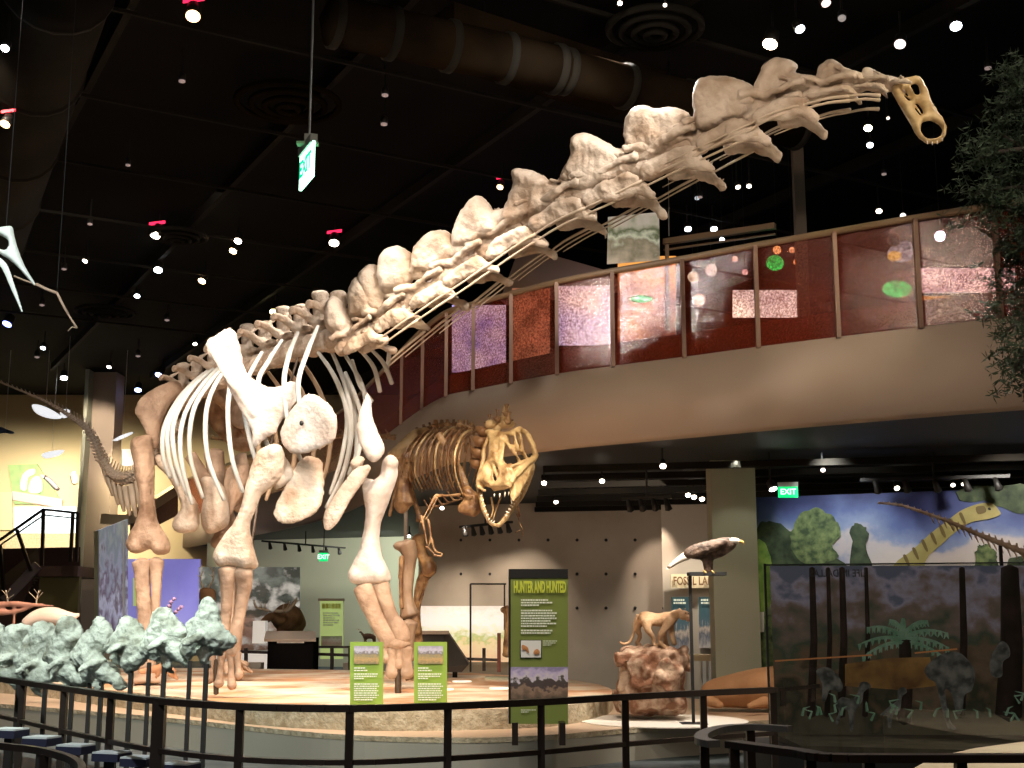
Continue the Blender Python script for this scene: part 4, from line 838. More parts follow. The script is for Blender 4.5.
# ================================================================= EAGLE ON STAND
Y = 15.3; root = thing('eagle_mount', 'stuffed dark bald eagle leaning forward on top of the thin stand', 'eagle', P(708,573,Y))
mb = MB(); mb.limb([(690,556,Y,4),(700,552,Y,8),(714,549,Y,10),(727,545,Y-.05,8),(735,542,Y-.1,4.5)], flat=.8); mb.limb([(707,556,Y,6),(708,566,Y,5),(708,572,Y,4)]); mb.plate([(684,551),(694,544),(712,540),(728,540),(722,548),(708,554),(694,558),(686,558)], Y-.14, .04, step=2.5, w=3)
obj('body', mb.bake('body', .02, 2, .012, 8), mat('dark_feather', (.035,.022,.015), .6, (.16,.10,.07), 14, 8, bump=.6), root)
part('tail_feathers', MB().plate([(667,567),(675,559),(686,551),(695,551),(692,558),(680,563),(669,569)], Y, .03, step=2.5, w=3), mat('white_feather', (.8,.72,.62), .6), root, True)
mb = MB(); mb.limb([(728,542,Y-.05,4.5),(735,541,Y-.1,4),(739,541.5,Y-.12,3)]); part('head', mb, mat('white_feather', (.8,.72,.62)), root, True)
part('beak', MB().tube([P(740,541.5,Y-.12), P(743,542,Y-.14), P(744,545,Y-.14)], [.022,.016,.003], n=7), mat('yellow_beak', (.6,.4,.1)), root, True)
for x in (704,712): part('foot', MB().limb([(x,571,Y-.1,1.3),(x+2,573,Y-.15,1)]), mat('dull_yellow_foot', (.3,.2,.06)), root, True)
root = thing('perch_stand', 'thin black stand with a small shelf holding the stuffed eagle', 'stand', Vector((P(693,700,Y).x, Y, ZL)))
x = P(691.5,640,Y).x; zt = P(700,574,Y).z
part('post', MB().bar((x,Y,ZL),(x,Y,zt),.035), M_dark, root); part('shelf', MB().bar((x-.02,Y,zt),(P(725,573,Y).x,Y,zt),.25,.04), M_dark, root)
part('base_plate', MB().box((x,Y,ZL+.01),(.3,.3,.02)), M_dark, root)
# ================================================================= LYING ANIMAL
Y = 17.3; root = thing('bison_mount', 'large smooth brown animal lying on the right end of the platform', 'animal', P(745,709,Y))
mb = MB(); mb.limb([(704,697,Y,10),(716,693,Y,14),(738,690,Y,17),(765,688,Y-.1,20),(800,684,Y-.2,22),(825,676,Y-.3,16)], flat=1.1)
mb.limb([(768,700,Y-.6,8),(752,705,Y-.7,5),(748,707,Y-.75,4)]); mb.limb([(708,700,Y-.3,8),(722,706,Y-.5,5)]); mb.blob(838,668,Y-.4,14,12); mb.blob(850,676,Y-.5,9,8)
obj('body', mb.bake('body', .045, 4, .02, 2), mat('ginger_brown_fur', (.42,.22,.10), .7, (.55,.32,.17), 1.5, bump=.3, bscale=20), root)
part('horn', MB().limb([(840,656,Y-.5,3),(846,648,Y-.6,2),(842,642,Y-.6,.8)]), M_dark, root, True)
# ================================================================= FOSSIL LAB CORNER
z = 24.5; wallY = 26.3
struct('wall_lab', wall_px(663,712,26.4,26.2,BZ0+.05,0,.1), mat('lab_wall_cream', (.50,.43,.34), .8))
def flat(name, x0,x1,y0,y1,Y, m, label, cat, th=.04, Y2=None, group=None):
    Y2 = Y if Y2 is None else Y2
    return solo(name, MB().quad(P(x0,y1,Y),P(x1,y1,Y2),P(x1,y0,Y2),P(x0,y0,Y),-th), m, label, cat, group)
root = thing('fossil_lab_sign', 'cream wall sign with brown letters reading FOSSIL LAB', 'sign', P(692,582,25.9))
part('sign_board', MB().quad(P(671,588,25.9),P(712,588,25.9),P(712,574,25.9),P(671,574,25.9),-.05), mat('sign_cream', (.78,.66,.42), .6), root)
obj('lettering', text_mesh('FOSSIL LAB', .23, facing(P(692.5,581.3,25.8),(1,0,0)), .005, .68), mat('sign_brown_letters', (.20,.09,.03), .5), root)
M_post = picture_mat('lab_poster', [(0,(.55,.5,.48)),(.25,(.12,.14,.18)),(.4,(.6,.5,.42)),(.5,(.08,.14,.18)),(.8,(.05,.12,.14)),(1,(.03,.08,.09))], 6, .25)
for x0,x1,y0,y1,l in ((671.5,689,597,655,'dark poster with white heading under the fossil lab sign, left one'),(699,711,597,648,'dark poster under the fossil lab sign beside the sage column')):
    r = thing('wall_poster', l, 'poster', P(x0,y1,25.9)); part('print', MB().quad(P(x0,y1,25.9),P(x1,y1,25.9),P(x1,y0,25.9),P(x0,y0,25.9),-.04), M_post, r)
    part('heading_text', lines_px([(600,.8),(603,.9)], x0+2, x1-1, lambda x: 25.84, 1.8, int(x0)), M_ink, r)
root = thing('lab_counter', 'tan counter rail with pale legs beneath the fossil lab posters', 'counter', P(690,680,25))
part('counter_top', MB().quad(P(684,661,25),P(712,661,25),P(712,655,25),P(684,655,25),-.5), mat('counter_tan', (.5,.36,.2), .5), root)
for x in (704,710): part('leg', MB().bar(P(x,661,25), Vector((P(x,661,25).x,25,0)), .06), M_white, root)
flat('green_wall_label', 758,764,612,632,20.5, mat('label_pale', (.7,.66,.55)), 'tiny pale caption label on the narrow strip beside the sage column', 'label')
struct('wall_strip', wall_px(753,774,20.9,20.9,3.4,0,.1), mat('strip_cream', (.58,.50,.36), .8))
# ================================================================= MURAL (right)
a = P(757,600,20.6); b = P(1110,600,18.6); top = 3.46
def MP(px,py,o=0.0):
    """a point on the mural wall at this image position"""
    r = ray(px,py); d = Vector((b.x-a.x, b.y-a.y, 0)); nrm = Vector((-d.y, d.x, 0)).normalized()*(1 if d.x < 0 else 1)
    t = (Vector((a.x,a.y,0))-nrm*o).dot(nrm)/r.dot(nrm); return Vector((0,0,EYE))+r*t
def mural_sky():
    m = bpy.data.materials.new('mural_sky'); m.use_nodes = True; nt = m.node_tree; bs = nt.nodes['Principled BSDF']; tc = nt.nodes.new('ShaderNodeTexCoord')
    n = nt.nodes.new('ShaderNodeTexNoise'); n.inputs['Scale'].default_value = 1.1; n.inputs['Detail'].default_value = 7; nt.links.new(tc.outputs['Object'], n.inputs['Vector'])
    s = nt.nodes.new('ShaderNodeSeparateXYZ'); nt.links.new(tc.outputs['Object'], s.inputs[0])
    mr = nt.nodes.new('ShaderNodeMapRange'); mr.inputs[1].default_value = 1.6; mr.inputs[2].default_value = 3.4; nt.links.new(s.outputs['Z'], mr.inputs[0])
    ad = nt.nodes.new('ShaderNodeMath'); ad.operation = 'MULTIPLY_ADD'; ad.inputs[1].default_value = .9; nt.links.new(n.outputs['Fac'], ad.inputs[0]); 
    sb = nt.nodes.new('ShaderNodeMath'); sb.operation = 'SUBTRACT'; sb.inputs[1].default_value = .45; nt.links.new(mr.outputs[0], ad.inputs[2]); nt.links.new(ad.outputs[0], sb.inputs[0])
    r = nt.nodes.new('ShaderNodeValToRGB'); e = r.color_ramp.elements
    e[0].position = 0; e[0].color = (.20,.22,.12,1); e[1].position = 1; e[1].color = (.035,.045,.16,1)
    for p, c in ((.2,(.5,.46,.42)),(.50,(.58,.52,.49)),(.60,(.52,.47,.48)),(.66,(.22,.28,.45)),(.8,(.09,.13,.32))): x = e.new(p); x.color = (*c,1)
    nt.links.new(sb.outputs[0], r.inputs[0]); nt.links.new(r.outputs[0], bs.inputs['Base Color']); bs.inputs['Roughness'].default_value = .6; return m
root = thing('dinosaur_mural', 'wide painted wall mural of sky, trees and a long necked dinosaur at right', 'mural', a)
mb = MB(); d = (b-a); d.z = 0; d.normalize(); q = Vector((-d.y,d.x,0))*.2
mb.prism([(a.x,a.y),(b.x,b.y),(b.x+q.x,b.y+q.y),(a.x+q.x,a.y+q.y)], 0, top); part('mural_panel', mb, mural_sky(), root)
def paint(name, L, m, o=.02, jag=0, seed=0, holes=()):
    random.seed(seed); pts = []
    src = catmull(L, 4, True) if jag else catmull(L, 3, True)
    for x,y in [(p[0],p[1]) for p in src]: pts.append(Vector((x+random.uniform(-jag,jag), y+random.uniform(-jag,jag))))
    n = len(pts); vo, eo, fo, *_ = delaunay_2d_cdt(pts, [(i,(i+1)%n) for i in range(n)], [], 1, 1e-4)
    mb = MB(); mb.add([MP(p.x,p.y,o) for p in vo], [tuple(f) for f in fo]); return part(name, mb, m, root)
M_tg = mat('painted_green_tree', (.035,.065,.025), .7, (.19,.25,.09), 9, 10); M_tg2 = mat('painted_dark_tree', (.015,.03,.012), .7, (.07,.10,.045), 6, 8); M_tg3 = mat('painted_bright_tree', (.12,.24,.03), .7, (.3,.42,.08), 6, 8)
paint('painted_tree', [(757,530),(770,522),(790,530),(800,545),(830,556),(848,568),(860,600),(757,600)], M_tg2, .012, 1.2, 1)
paint('painted_tree', [(790,540),(797,518),(812,508),(826,512),(836,520),(840,535),(832,545),(838,556),(812,566),(797,558)], M_tg, .02, 1.4, 2)
paint('painted_tree', [(849,600),(852,548),(849,532),(855,524),(862,524),(868,534),(866,548),(873,570),(876,600)], M_tg2, .02, 1.2, 3)
paint('painted_tree', [(757,545),(764,543),(770,556),(772,600),(757,610)], M_tg3, .025, 1, 4)
paint('painted_tree', [(975,563),(976,550),(980,545),(990,546),(997,554),(998,566),(1010,600),(970,600)], M_tg, .02, 1.2, 5)
paint('painted_tree', [(1006,566),(1018,556),(1040,555),(1070,560),(1070,620),(1000,620)], M_tg2, .02, 1.2, 6)
paint('painted_tree', [(958,490),(985,486),(1030,486),(1030,510),(1012,512),(990,502),(962,500)], M_tg2, .02, 1.6, 8)
M_neck = mat('painted_ochre_hide', (.30,.26,.08), .6, (.42,.36,.14), 3); M_str = mat('painted_brown_stripe', (.14,.10,.03), .6)
paint('painted_dinosaur', [(880,600),(893,566),(910,552),(930,534),(948,520),(962,510),(978,504),(991,503),(999,510),(1000,515),(988,519),(972,522),(958,530),(940,546),(925,562),(920,600)], M_neck, .03)
for (x,y) in ((905,558),(914,551),(923,543),(932,536),(941,529),(950,522),(961,516)): paint('painted_stripe', [(x-2,y-2),(x+1,y-3),(x+5,y+7),(x+3,y+8)], M_str, .036)
paint('painted_stripe', [(976,507),(984,506),(986,512),(978,514)], M_str, .036); paint('painted_eye', [(988,508),(990,507.5),(991,510),(988.5,510)], M_dark, .04)
for i in range(7): paint('painted_trunk', [(790+i*38,600),(793+i*38,575+i%3*6),(797+i*38,575+i%3*6),(799+i*38,690),(790+i*38,690)], M_tg2, .03, .6, 20+i)
paint('painted_ground', [(757,620),(850,612),(950,618),(1090,610),(1090,700),(757,700)], M_tg, .01, 1.5, 31)
exit_sign(788,492,19.6,.30,.17,'small green glowing exit sign just above the painted mural',(.98,-.1,0),z_top=BZ0,e=2.0)
spotlight(773,489,3.5,4.5,(1,1,.95),25,'glaring lamp washing the left end of the mural',None,(.3,-.3,-1),Y=19.2)
# tail tip skeleton crossing in front of the mural
root = thing('tail_tip_skeleton', 'thin brown fossil tail tip sloping down rightwards in front of the mural', 'skeleton', P(1024,552,13))
tq = catmull([(878,503,13.4,1.2),(900,505,13.4,1.5),(925,513,13.4,1.9),(950,522,13.4,2.3),(975,533,13.4,2.8),(1000,543,13.4,3.4),(1030,555,13.4,4.1),(1065,570,13.4,4.8)], 4)
for i in range(len(tq)-1):
    p = P(*tq[i][:3]); q = P(*tq[i+1][:3]); r = tq[i][3]*13.4/F
    v = put('tail_bone', KM[i%2], frame(p, p-q, (0,0,1), r*1.1, (p-q).length/r*.84), mat('tail_tip_brown', (.3,.2,.13), .5, (.5,.38,.28), 6), root) if False else None
    a1 = MB(); a1.tube([p, p.lerp(q,.5), p.lerp(q,.96)], [r, r*.7, r], n=8); a1.tube([p.lerp(q,.5), p.lerp(q,.3)+Vector((0,0,r*1.7))], [r*.4, r*.2], n=6)
    part('tail_bone', a1, mat('tail_tip_brown', (.3,.2,.13), .5, (.5,.38,.28), 6), root, True)
    if i > 8: part('chevron', MB().tube([p-Vector((0,0,r*.8)), p-Vector((-.03,0,r*1.4+.06))], [.012,.004], n=5), mat('tail_tip_brown', (.3,.2,.13)), root, True)
for k in (20,26): p = P(*tq[k][:3]); part('mounting_post', MB().bar((p.x,p.y,0), (p.x,p.y,p.z-.02), .03), M_dark, root)
# ================================================================= DARK GLASS CASE
def case_glass():
    m = bpy.data.materials.new('dark_case_glass'); m.use_nodes = True; nt = m.node_tree; nt.nodes.clear(); o = nt.nodes.new('ShaderNodeOutputMaterial')
    t = nt.nodes.new('ShaderNodeBsdfTransparent'); t.inputs[0].default_value = (.62,.62,.60,1); g = nt.nodes.new('ShaderNodeBsdfGlossy'); g.inputs['Roughness'].default_value = .02; g.inputs[0].default_value = (1,1,1,1)
    mx = nt.nodes.new('ShaderNodeMixShader'); mx.inputs[0].default_value = .10; nt.links.new(t.outputs[0], mx.inputs[1]); nt.links.new(g.outputs[0], mx.inputs[2]); nt.links.new(mx.outputs[0], o.inputs[0]); return m
Yc = 10.0
root = thing('glass_display_case', 'large dark glass fronted display case with a dim forest scene inside at right', 'display case', P(880,750,Yc))
a0 = P(771,749,Yc); b0 = P(1110,749,9.4); zt = P(771,565,Yc).z; zb = P(771,752,Yc).z
g = MB(); g.quad((a0.x,a0.y,zb),(b0.x,b0.y,zb),(b0.x,b0.y,zt),(a0.x,a0.y,zt)); part('glass_pane', g, case_glass(), root)
g = MB(); g.bar((a0.x,a0.y,.05),(a0.x,a0.y,zt+.01),.016); part('corner_post', g, M_dark, root)
g = MB(); g.bar((a0.x,a0.y-.01,zt),(b0.x,b0.y-.01,zt),.010); part('top_edge', g, M_dark, root)
g = MB(); g.prism([(a0.x,a0.y+.05),(b0.x,b0.y+.05),(b0.x,b0.y+1.6),(a0.x,a0.y+1.2)], 0, zb); part('plinth', g, M_dark, root)
# inside: printed backdrop with palms and animals
M_bk = picture_mat('forest_backdrop', [(0,(.05,.04,.025)),(.2,(.02,.02,.012)),(.4,(.08,.05,.03)),(.55,(.03,.04,.025)),(.75,(.10,.07,.055)),(.9,(.17,.15,.18)),(1,(.07,.075,.10))], 7, .6, emit=.6)
bk = lambda px,py,o=0.0: P(px,py,10.9-o)
g = MB(); A = P(771,600,11.0); B = P(1110,600,10.6); g.quad((A.x,11.0,zb),(B.x,10.9,zb),(B.x,10.9,zt+.03),(A.x,11.0,zt+.03)); part('backdrop', g, M_bk, root)
g = MB(); g.prism([(A.x,a0.y+.08),(b0.x,b0.y+.08),(B.x,10.9),(A.x,11.0)], zb, zb+.04); part('case_floor', g, mat('case_soil', (.07,.06,.04), .9, (.13,.11,.08), 5, emit=.08), root)
M_fr = mat('dim_palm_green', (.08,.15,.09), .7, (.15,.22,.15), 8, emit=.45); M_gh = mat('dim_grey_animal', (.15,.14,.12), .7, (.04,.04,.035), 14, emit=.35); M_tr = mat('dim_trunk', (.035,.028,.02), .8, (.08,.05,.04), 6, emit=.1)
for i, (x,y,ang,ln) in enumerate([(905,640,200,42),(905,638,225,45),(905,636,250,36),(903,636,270,34),(903,636,300,40),(903,638,325,46),(903,640,345,40),(903,642,180,34),(905,642,2,34)]):
    t = math.radians(ang); mb = MB(); pts = []
    for k in range(8):
        s = k/7*ln*1.15; pts.append((x+math.cos(t)*s, y+math.sin(t)*s*.8+ (k/7)**2*ln*.42))
    mb.tube([bk(a,b,.12) for a,b in pts], [.022,.020,.017,.015,.013,.011,.008,.004], n=5)
    for k in range(1,8):
        for sgn in (-1,1):
            a,b = pts[k]; mb.tube([bk(a,b,.12), bk(a+sgn*3*math.cos(t+1.2), b+6, .13)], [.016,.003], n=4)
    part('palm_frond', mb, M_fr, root, True)
part('palm_trunk', MB().tube([bk(905,640,.1), bk(906,690,.1), bk(904,722,.1)], [.05,.055,.06], n=8), M_tr, root, True)
for x,w in ((812,.03),(828,.02),(842,.03),(962,.03),(1010,.09),(1035,.06),(866,.02)):
    part('tree_trunk', MB().tube([bk(x,568,.05), bk(x+2,640,.05), bk(x-1,716,.05)], [w*.8,w,w*1.2], n=7), M_tr, root, True)
def ghost(name, L, o=.2, w=2): part(name, MB().plate(L, 10.9-o, .03, step=3, w=w), M_gh, root, True)
ghost('painted_ostrich_dinosaur', [(835,705),(842,697),(852,699),(858,692),(860,683),(867,682),(871,687),(864,692),(862,702),(855,712),(853,730),(850,730),(848,712),(843,711),(838,724),(835,722),(839,711)])
ghost('painted_ostrich_dinosaur', [(880,715),(890,706),(897,700),(898,690),(904,687),(907,692),(902,697),(900,710),(893,716),(891,727),(888,727),(887,716)])
ghost('painted_duckbill_dinosaur', [(925,668),(940,655),(957,652),(968,660),(975,672),(972,690),(965,695),(962,712),(956,712),(952,695),(945,690),(950,720),(957,728),(948,728),(941,705),(936,684),(928,678)])
ghost('painted_crested_dinosaur', [(816,671),(826,667),(836,673),(843,685),(840,692),(830,690),(826,700),(822,700),(822,684)]); ghost('painted_small_dinosaur', [(990,660),(1000,642),(1008,645),(1010,656),(1003,662),(1002,676),(992,676)])
g = MB().plate([(845,664),(890,658),(930,657),(936,686),(900,690),(845,686)], 10.75, .03, step=4, w=4, sm=1); part('amber_block', g, mat('dim_amber', (.26,.14,.045), .6, (.10,.05,.02), 5, emit=.35), root)
g = MB().bar(bk(775,661,.3), bk(872,655,.3), .012); part('amber_rail', g, mat('dim_orange', (.4,.16,.06), emit=.4), root); g = MB().bar(bk(915,653,.3), bk(957,649,.3), .012); part('amber_rail', g, mat('dim_orange', (.4,.16,.06)), root)
g = MB().bar(bk(776,690,.35), bk(820,686,.35), .03); g.bar(bk(783,690,.35), bk(783,706,.35), .04); g.bar(bk(813,688,.35), bk(813,702,.35), .03); part('dim_bench', g, M_tr, root)
for i in range(26):
    random.seed(i); x = random.uniform(775,1030); y = random.uniform(700,722); part('fern', MB().tube([bk(x,y,.3), bk(x+random.uniform(-5,5),y-7,.32), bk(x+random.uniform(-9,9),y-9,.34)], [.012,.009,.002], n=4), M_fr, root)
me = text_mesh('LIFE IN DALLAS', .085, facing(P(838,573.5,10.6),(1,0,0)), .001, -.8); obj('reflected_lettering', me, mat('dim_letters', (.06,.055,.05), .6, emit=.1), root)  # reflection of a sign, built as dim reversed letters in the case
solo('case_sand', MB().prism([tuple(Pz(x_,y_,.7)[:2]) for x_,y_ in ((900,775),(935,757),(975,748),(1020,742),(1110,733),(1110,800),(930,800))], 0, .7), mat('bright_sand', (.75,.65,.50), .85, (.65,.54,.4), 3, bump=.3), 'bright lit sand bed in front of the dark glass case at lower right','sand bed')
# ================================================================= FAR LEFT STUFF
root = thing('purple_backdrop_panel', 'plain violet blue backdrop panel behind the giant hind leg', 'panel', P(160,640,39))
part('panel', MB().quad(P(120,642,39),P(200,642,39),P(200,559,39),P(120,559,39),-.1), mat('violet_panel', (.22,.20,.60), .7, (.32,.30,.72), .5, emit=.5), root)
root = thing('moose_photo_mural', 'dark forest photo mural with misty light behind the mounted moose', 'mural', P(250,648,38))
part('print', MB().quad(P(199,650,38),P(300,650,38),P(300,567,38),P(199,567,38),-.08), picture_mat('misty_forest', [(0,(.16,.08,.05)),(.3,(.30,.18,.13)),(.45,(.06,.045,.03)),(.65,(.02,.025,.015)),(.85,(.12,.14,.12)),(1,(.02,.025,.015))], 6, .5, emit=.1, tint=(.55,.53,.50), tscale=5), root)
def antler(par, pts, w, Y, tines, m):
    mb = MB(); mb.tube([P(x,y,Y) for x,y in pts], [w*Y/F]*(len(pts)-1)+[w*.5*Y/F], n=6, smooth=3)
    for (x,y),(dx,dy) in tines: mb.tube([P(x,y,Y), P(x+dx,y+dy,Y-.1)], [w*.7*Y/F, w*.25*Y/F], n=5)
    part('antler', mb, m, par, True)
Y = 33; root = thing('moose_mount', 'stuffed brown moose with broad pale antlers before the forest photo', 'moose', P(284,650,Y))
mb = MB(); mb.limb([(296,625,Y+.8,11),(288,618,Y+.3,15),(281,622,Y,12)], flat=1); mb.limb([(281,620,Y-.2,8),(272,617,Y-.5,5),(266,620,Y-.8,4.2)], flat=.9); mb.blob(264,621,Y-.9,4,4)
for x in (279,284,292,298): mb.limb([(x,625,Y+(x-280)*.04,5),(x,640,Y+(x-280)*.04,2.6),(x,655,Y+(x-280)*.04,2.4)])
obj('body', mb.bake('body', .06, 3, .04, 2), mat('moose_brown_fur', (.17,.08,.035), .8, (.42,.24,.12), 3), root)
M_ant = mat('pale_antler', (.62,.48,.34), .55)
antler(root, [(275,611),(283,611),(291,606),(297,598)], 1.6, Y-.7, [((283,611),(1,-8)),((287,609),(3,-8)),((291,606),(5,-6)),((294,603),(5,-3))], M_ant)
antler(root, [(269,611),(262,609),(256,607),(254,600)], 1.3, Y-.7, [((262,609),(-2,-7)),((258,608),(-4,-5)),((265,610),(0,-7))], M_ant)
part('antler_palm', MB().plate([(283,612),(290,605),(297,597),(295,606),(288,613)], Y-.75, .05, step=2, w=2), M_ant, root, True)
# small antlered deer mounts and low skeleton at left
Y = 24; root = thing('deer_antler_mount', 'orange brown antlered deer mount peeking between big skeleton legs', 'deer', P(208,600,31))
Y = 31; mb = MB(); mb.blob(206,592,Y,7,4.5).blob(203,597,Y,4,4).limb([(210,590,Y,5),(212,602,Y,4)]); obj('body', mb.bake('body', .05, 2, .03, 3), mat('rusty_fur', (.45,.22,.10), .7), root)
antler(root, [(208,588),(213,580),(213,571),(209,566)], .9, Y, [((213,577),(-4,-3)),((213,571),(3,-4))], M_ant); antler(root, [(204,588),(200,580),(203,571)], .9, Y, [((201,578),(-4,-3))], M_ant)
for px in (213,): pass
root = thing('dark_info_kiosk', 'dark boxy kiosk with pale sloping top in front of the moose', 'kiosk', P(290,668,25.5))
Y = 25.5; g = MB(); a1 = P(267,665,Y); b1 = P(313,665,Y)
g.prism([(a1.x,Y),(b1.x,Y),(b1.x,Y+.7),(a1.x,Y+.7)], 0, P(290,638,Y).z); part('cabinet', g, mat('flat_black', (.006,.005,.005), .9, spec=0), root)
part('sloping_top', MB().quad(P(264,639,Y-.1),P(316,639,Y-.1),P(315,631,Y+.5),P(266,631,Y+.5),-.05), mat('kiosk_top', (.40,.32,.26), .5), root)
part('label_strip', MB().quad(P(277,643,Y-.04),P(304,643,Y-.04),P(304,638.5,Y-.02),P(277,638.5,Y-.02),-.01), M_white, root)
root = thing('green_banner_sign', 'distant lime banner sign with yellow heading beside the kiosk', 'sign', P(331,660,33)); Y = 33
part('banner', MB().quad(P(320,659,Y),P(343,659,Y),P(343,601,Y),P(320,601,Y),-.05), mat('pale_lime_banner', (.45,.56,.20), .6, emit=.5), root)  # glow put into the banner colour to make it brighter
part('top_cap', MB().quad(P(318,601,Y),P(344,601,Y),P(344,598.5,Y),P(318,598.5,Y),-.1), M_colb, root)
part('heading', lines_px([(606,1)], 322, 341, lambda x: Y-.08, 5, 2), M_yel, root); part('text_block', lines_px([(613+i*2.4,(.9,1,.7,.95,.9,.6)[i]) for i in range(6)], 323, 340, lambda x: Y-.08, 1.3, 4), M_ink, root)
part('animal_picture', MB().quad(P(321,648,Y-.06),P(342,648,Y-.06),P(342,636,Y-.06),P(321,636,Y-.06),-.01), picture_mat('banner_animals', [(0,(.4,.45,.25)),(.4,(.55,.4,.3)),(.7,(.7,.7,.6)),(1,(.45,.52,.25))], 7, .3), root)
exit_sign(323.5,557,36,.24,.24,'small square green exit sign hanging near the sage wall far back',(1,0,0),rod=True,z_top=BZ0,e=2.5)
root = thing('antelope_mount', 'small stuffed antelope silhouette just above the left lime sign', 'antelope', P(368,640,27)); Y = 27
mb = MB(); mb.limb([(363,636,Y,1.6),(367,636,Y,2.8),(373,636.5,Y,2.4)]); mb.limb([(363,635,Y,1.4),(361,632,Y,1),(359,632,Y,.9)])
for x in (364,366,373,375): mb.limb([(x,636,Y,1.1),(x+.5,646,Y,.6)])
obj('body', mb.bake('body', .02, 1), mat('dark_brown_fur', (.10,.05,.025)), root)
antler(root, [(361,632),(360,629),(356,630)], .4, Y, [], M_ant); antler(root, [(373,636),(372,631),(369,627)], .4, Y, [((372,630),(2,-3))], M_ant)
root = thing('slanted_reader_desk', 'dark slanted reading desk right of the right lime sign', 'desk', P(445,672,22)); Y = 22
g = MB(); vs = [P(412,633,Y+.5),P(448,633,Y+.5),P(469,664,Y-.5),P(462,672,Y-.4),P(420,672,Y)]; g.add([*vs, *[v+Vector((0,.5,0)) for v in vs]], [(0,1,2,3,4),(9,8,7,6,5),(0,5,6,1),(1,6,7,2),(2,7,8,3),(3,8,9,4),(4,9,5,0)]); part('desk_body', g, mat('charcoal_panel', (.035,.03,.028), .5), root)
part('top_edge', MB().bar(P(412,632.5,Y+.45),P(449,632.5,Y+.45),.06), mat('kiosk_top', (.40,.32,.26)), root); part('leg', MB().bar(P(455,668,Y), Vector((P(455,668,Y).x,Y,0)), .08), M_dark, root)
# grassland wall print and its glass case
root = thing('grassland_wall_print', 'long pale wall print of animals and grass low on the concrete wall', 'print', P(470,650,28))
a1 = P(418,662,28.3); b1 = P(516,662,28.0)
part('print', MB().quad(P(418,662,28.3),P(514,662,28.0),P(514,606,28.0),P(418,606,28.3),-.04), picture_mat('grassland', [(0,(.65,.42,.24)),(.3,(.70,.52,.30)),(.42,(.42,.44,.16)),(.55,(.66,.62,.48)),(.7,(.72,.70,.64)),(1,(.60,.54,.47))], 12, .25, emit=.7), root)  # emission stands in for the bright wash of light on the print
me = text_mesh('DIRE WOLF', .15, facing(P(434,617.5,28.1),(1,0,0)), 0, .9) if False else None
root = thing('glass_vitrine', 'tall thin clear glass vitrine against the grassland print', 'vitrine', P(490,672,24)); Y = 24
g = MB(); g.bar(P(470.5,672,Y),P(470.5,584,Y),.035); part('edge_post', g, M_dark, root); g = MB(); g.bar(P(470.5,584,Y),P(506,584,Y+.2),.03); part('top_edge', g, M_dark, root); g = MB(); g.bar(P(504.5,630,Y),P(504.5,584,Y),.03); part('edge_post', g, M_dark, root)
cg = bpy.data.materials.new('clear_vitrine_glass'); cg.use_nodes = True; nt = cg.node_tree; nt.nodes.clear(); o_ = nt.nodes.new('ShaderNodeOutputMaterial'); t_ = nt.nodes.new('ShaderNodeBsdfTransparent'); g_ = nt.nodes.new('ShaderNodeBsdfGlossy'); g_.inputs['Roughness'].default_value=.03; mx_ = nt.nodes.new('ShaderNodeMixShader'); mx_.inputs[0].default_value=.06
nt.links.new(t_.outputs[0],mx_.inputs[1]); nt.links.new(g_.outputs[0],mx_.inputs[2]); nt.links.new(mx_.outputs[0],o_.inputs[0])
part('glass_pane', MB().quad(P(471,672,Y),P(505,672,Y),P(505,584,Y),P(471,584,Y)), cg, root)
Y = 21.3; root = thing('standing_leg_bone', 'upright brown fossil leg bone on a stand just left of the tall panel', 'bone', P(508,665,Y))
b = MB().limb([(507,607,Y,5),(508,620,Y,3.6),(507,640,Y,3.4),(507,656,Y,5)], flat=.8).blob(503,610,Y,3,3); obj('bone', b.bake('bone', .02, 1, .01, 5), M_rex, root)
part('stand', MB().bar(P(499,633,Y),P(499,672,Y),.06), mat('dark_red_stand', (.12,.03,.02)), root); part('plinth', MB().box(Vector((P(500,668,Y).x,Y+.2,.45)),(.5,.4,.3)), M_col, root)
# far railing and counters behind the platform
root = thing('rear_railing', 'low dark railing in the distance behind the platform', 'railing', P(330,660,27)); Y = 27
part('handrail', MB().bar(P(236,651.5,Y),P(500,660,Y),.06), M_rail, root); part('upper_rail', MB().bar(P(315,647,Y+1),P(365,647,Y+1),.05), M_rail, root)
for x in (246,280,332,350,484): part('post', MB().bar(P(x,671,Y),P(x,648,Y),.07), M_rail, root)
root = thing('white_counter', 'low white counter glowing under the moose photo', 'counter', P(250,670,30)); part('counter_body', MB().box(P(247,661,30),(1.5,.5,.45)), mat('lit_white_counter', (.8,.75,.68), .6, emit=.4), root); part('small_white_box', MB().box(P(260,632,29.6),(.28,.3,.5)), mat('lit_white_counter', (.8,.75,.68)), root)
for x0,x1,l in ((228,262,'left pale plinth block behind the rear railing'),(345,412,'long pale plinth block behind the rear railing')): solo('plinth_block', MB().box(Vector((P((x0+x1)/2,666,28).x,28,.35)),((x1-x0)*28/F,.4,.5)), M_conc, l, 'plinth')
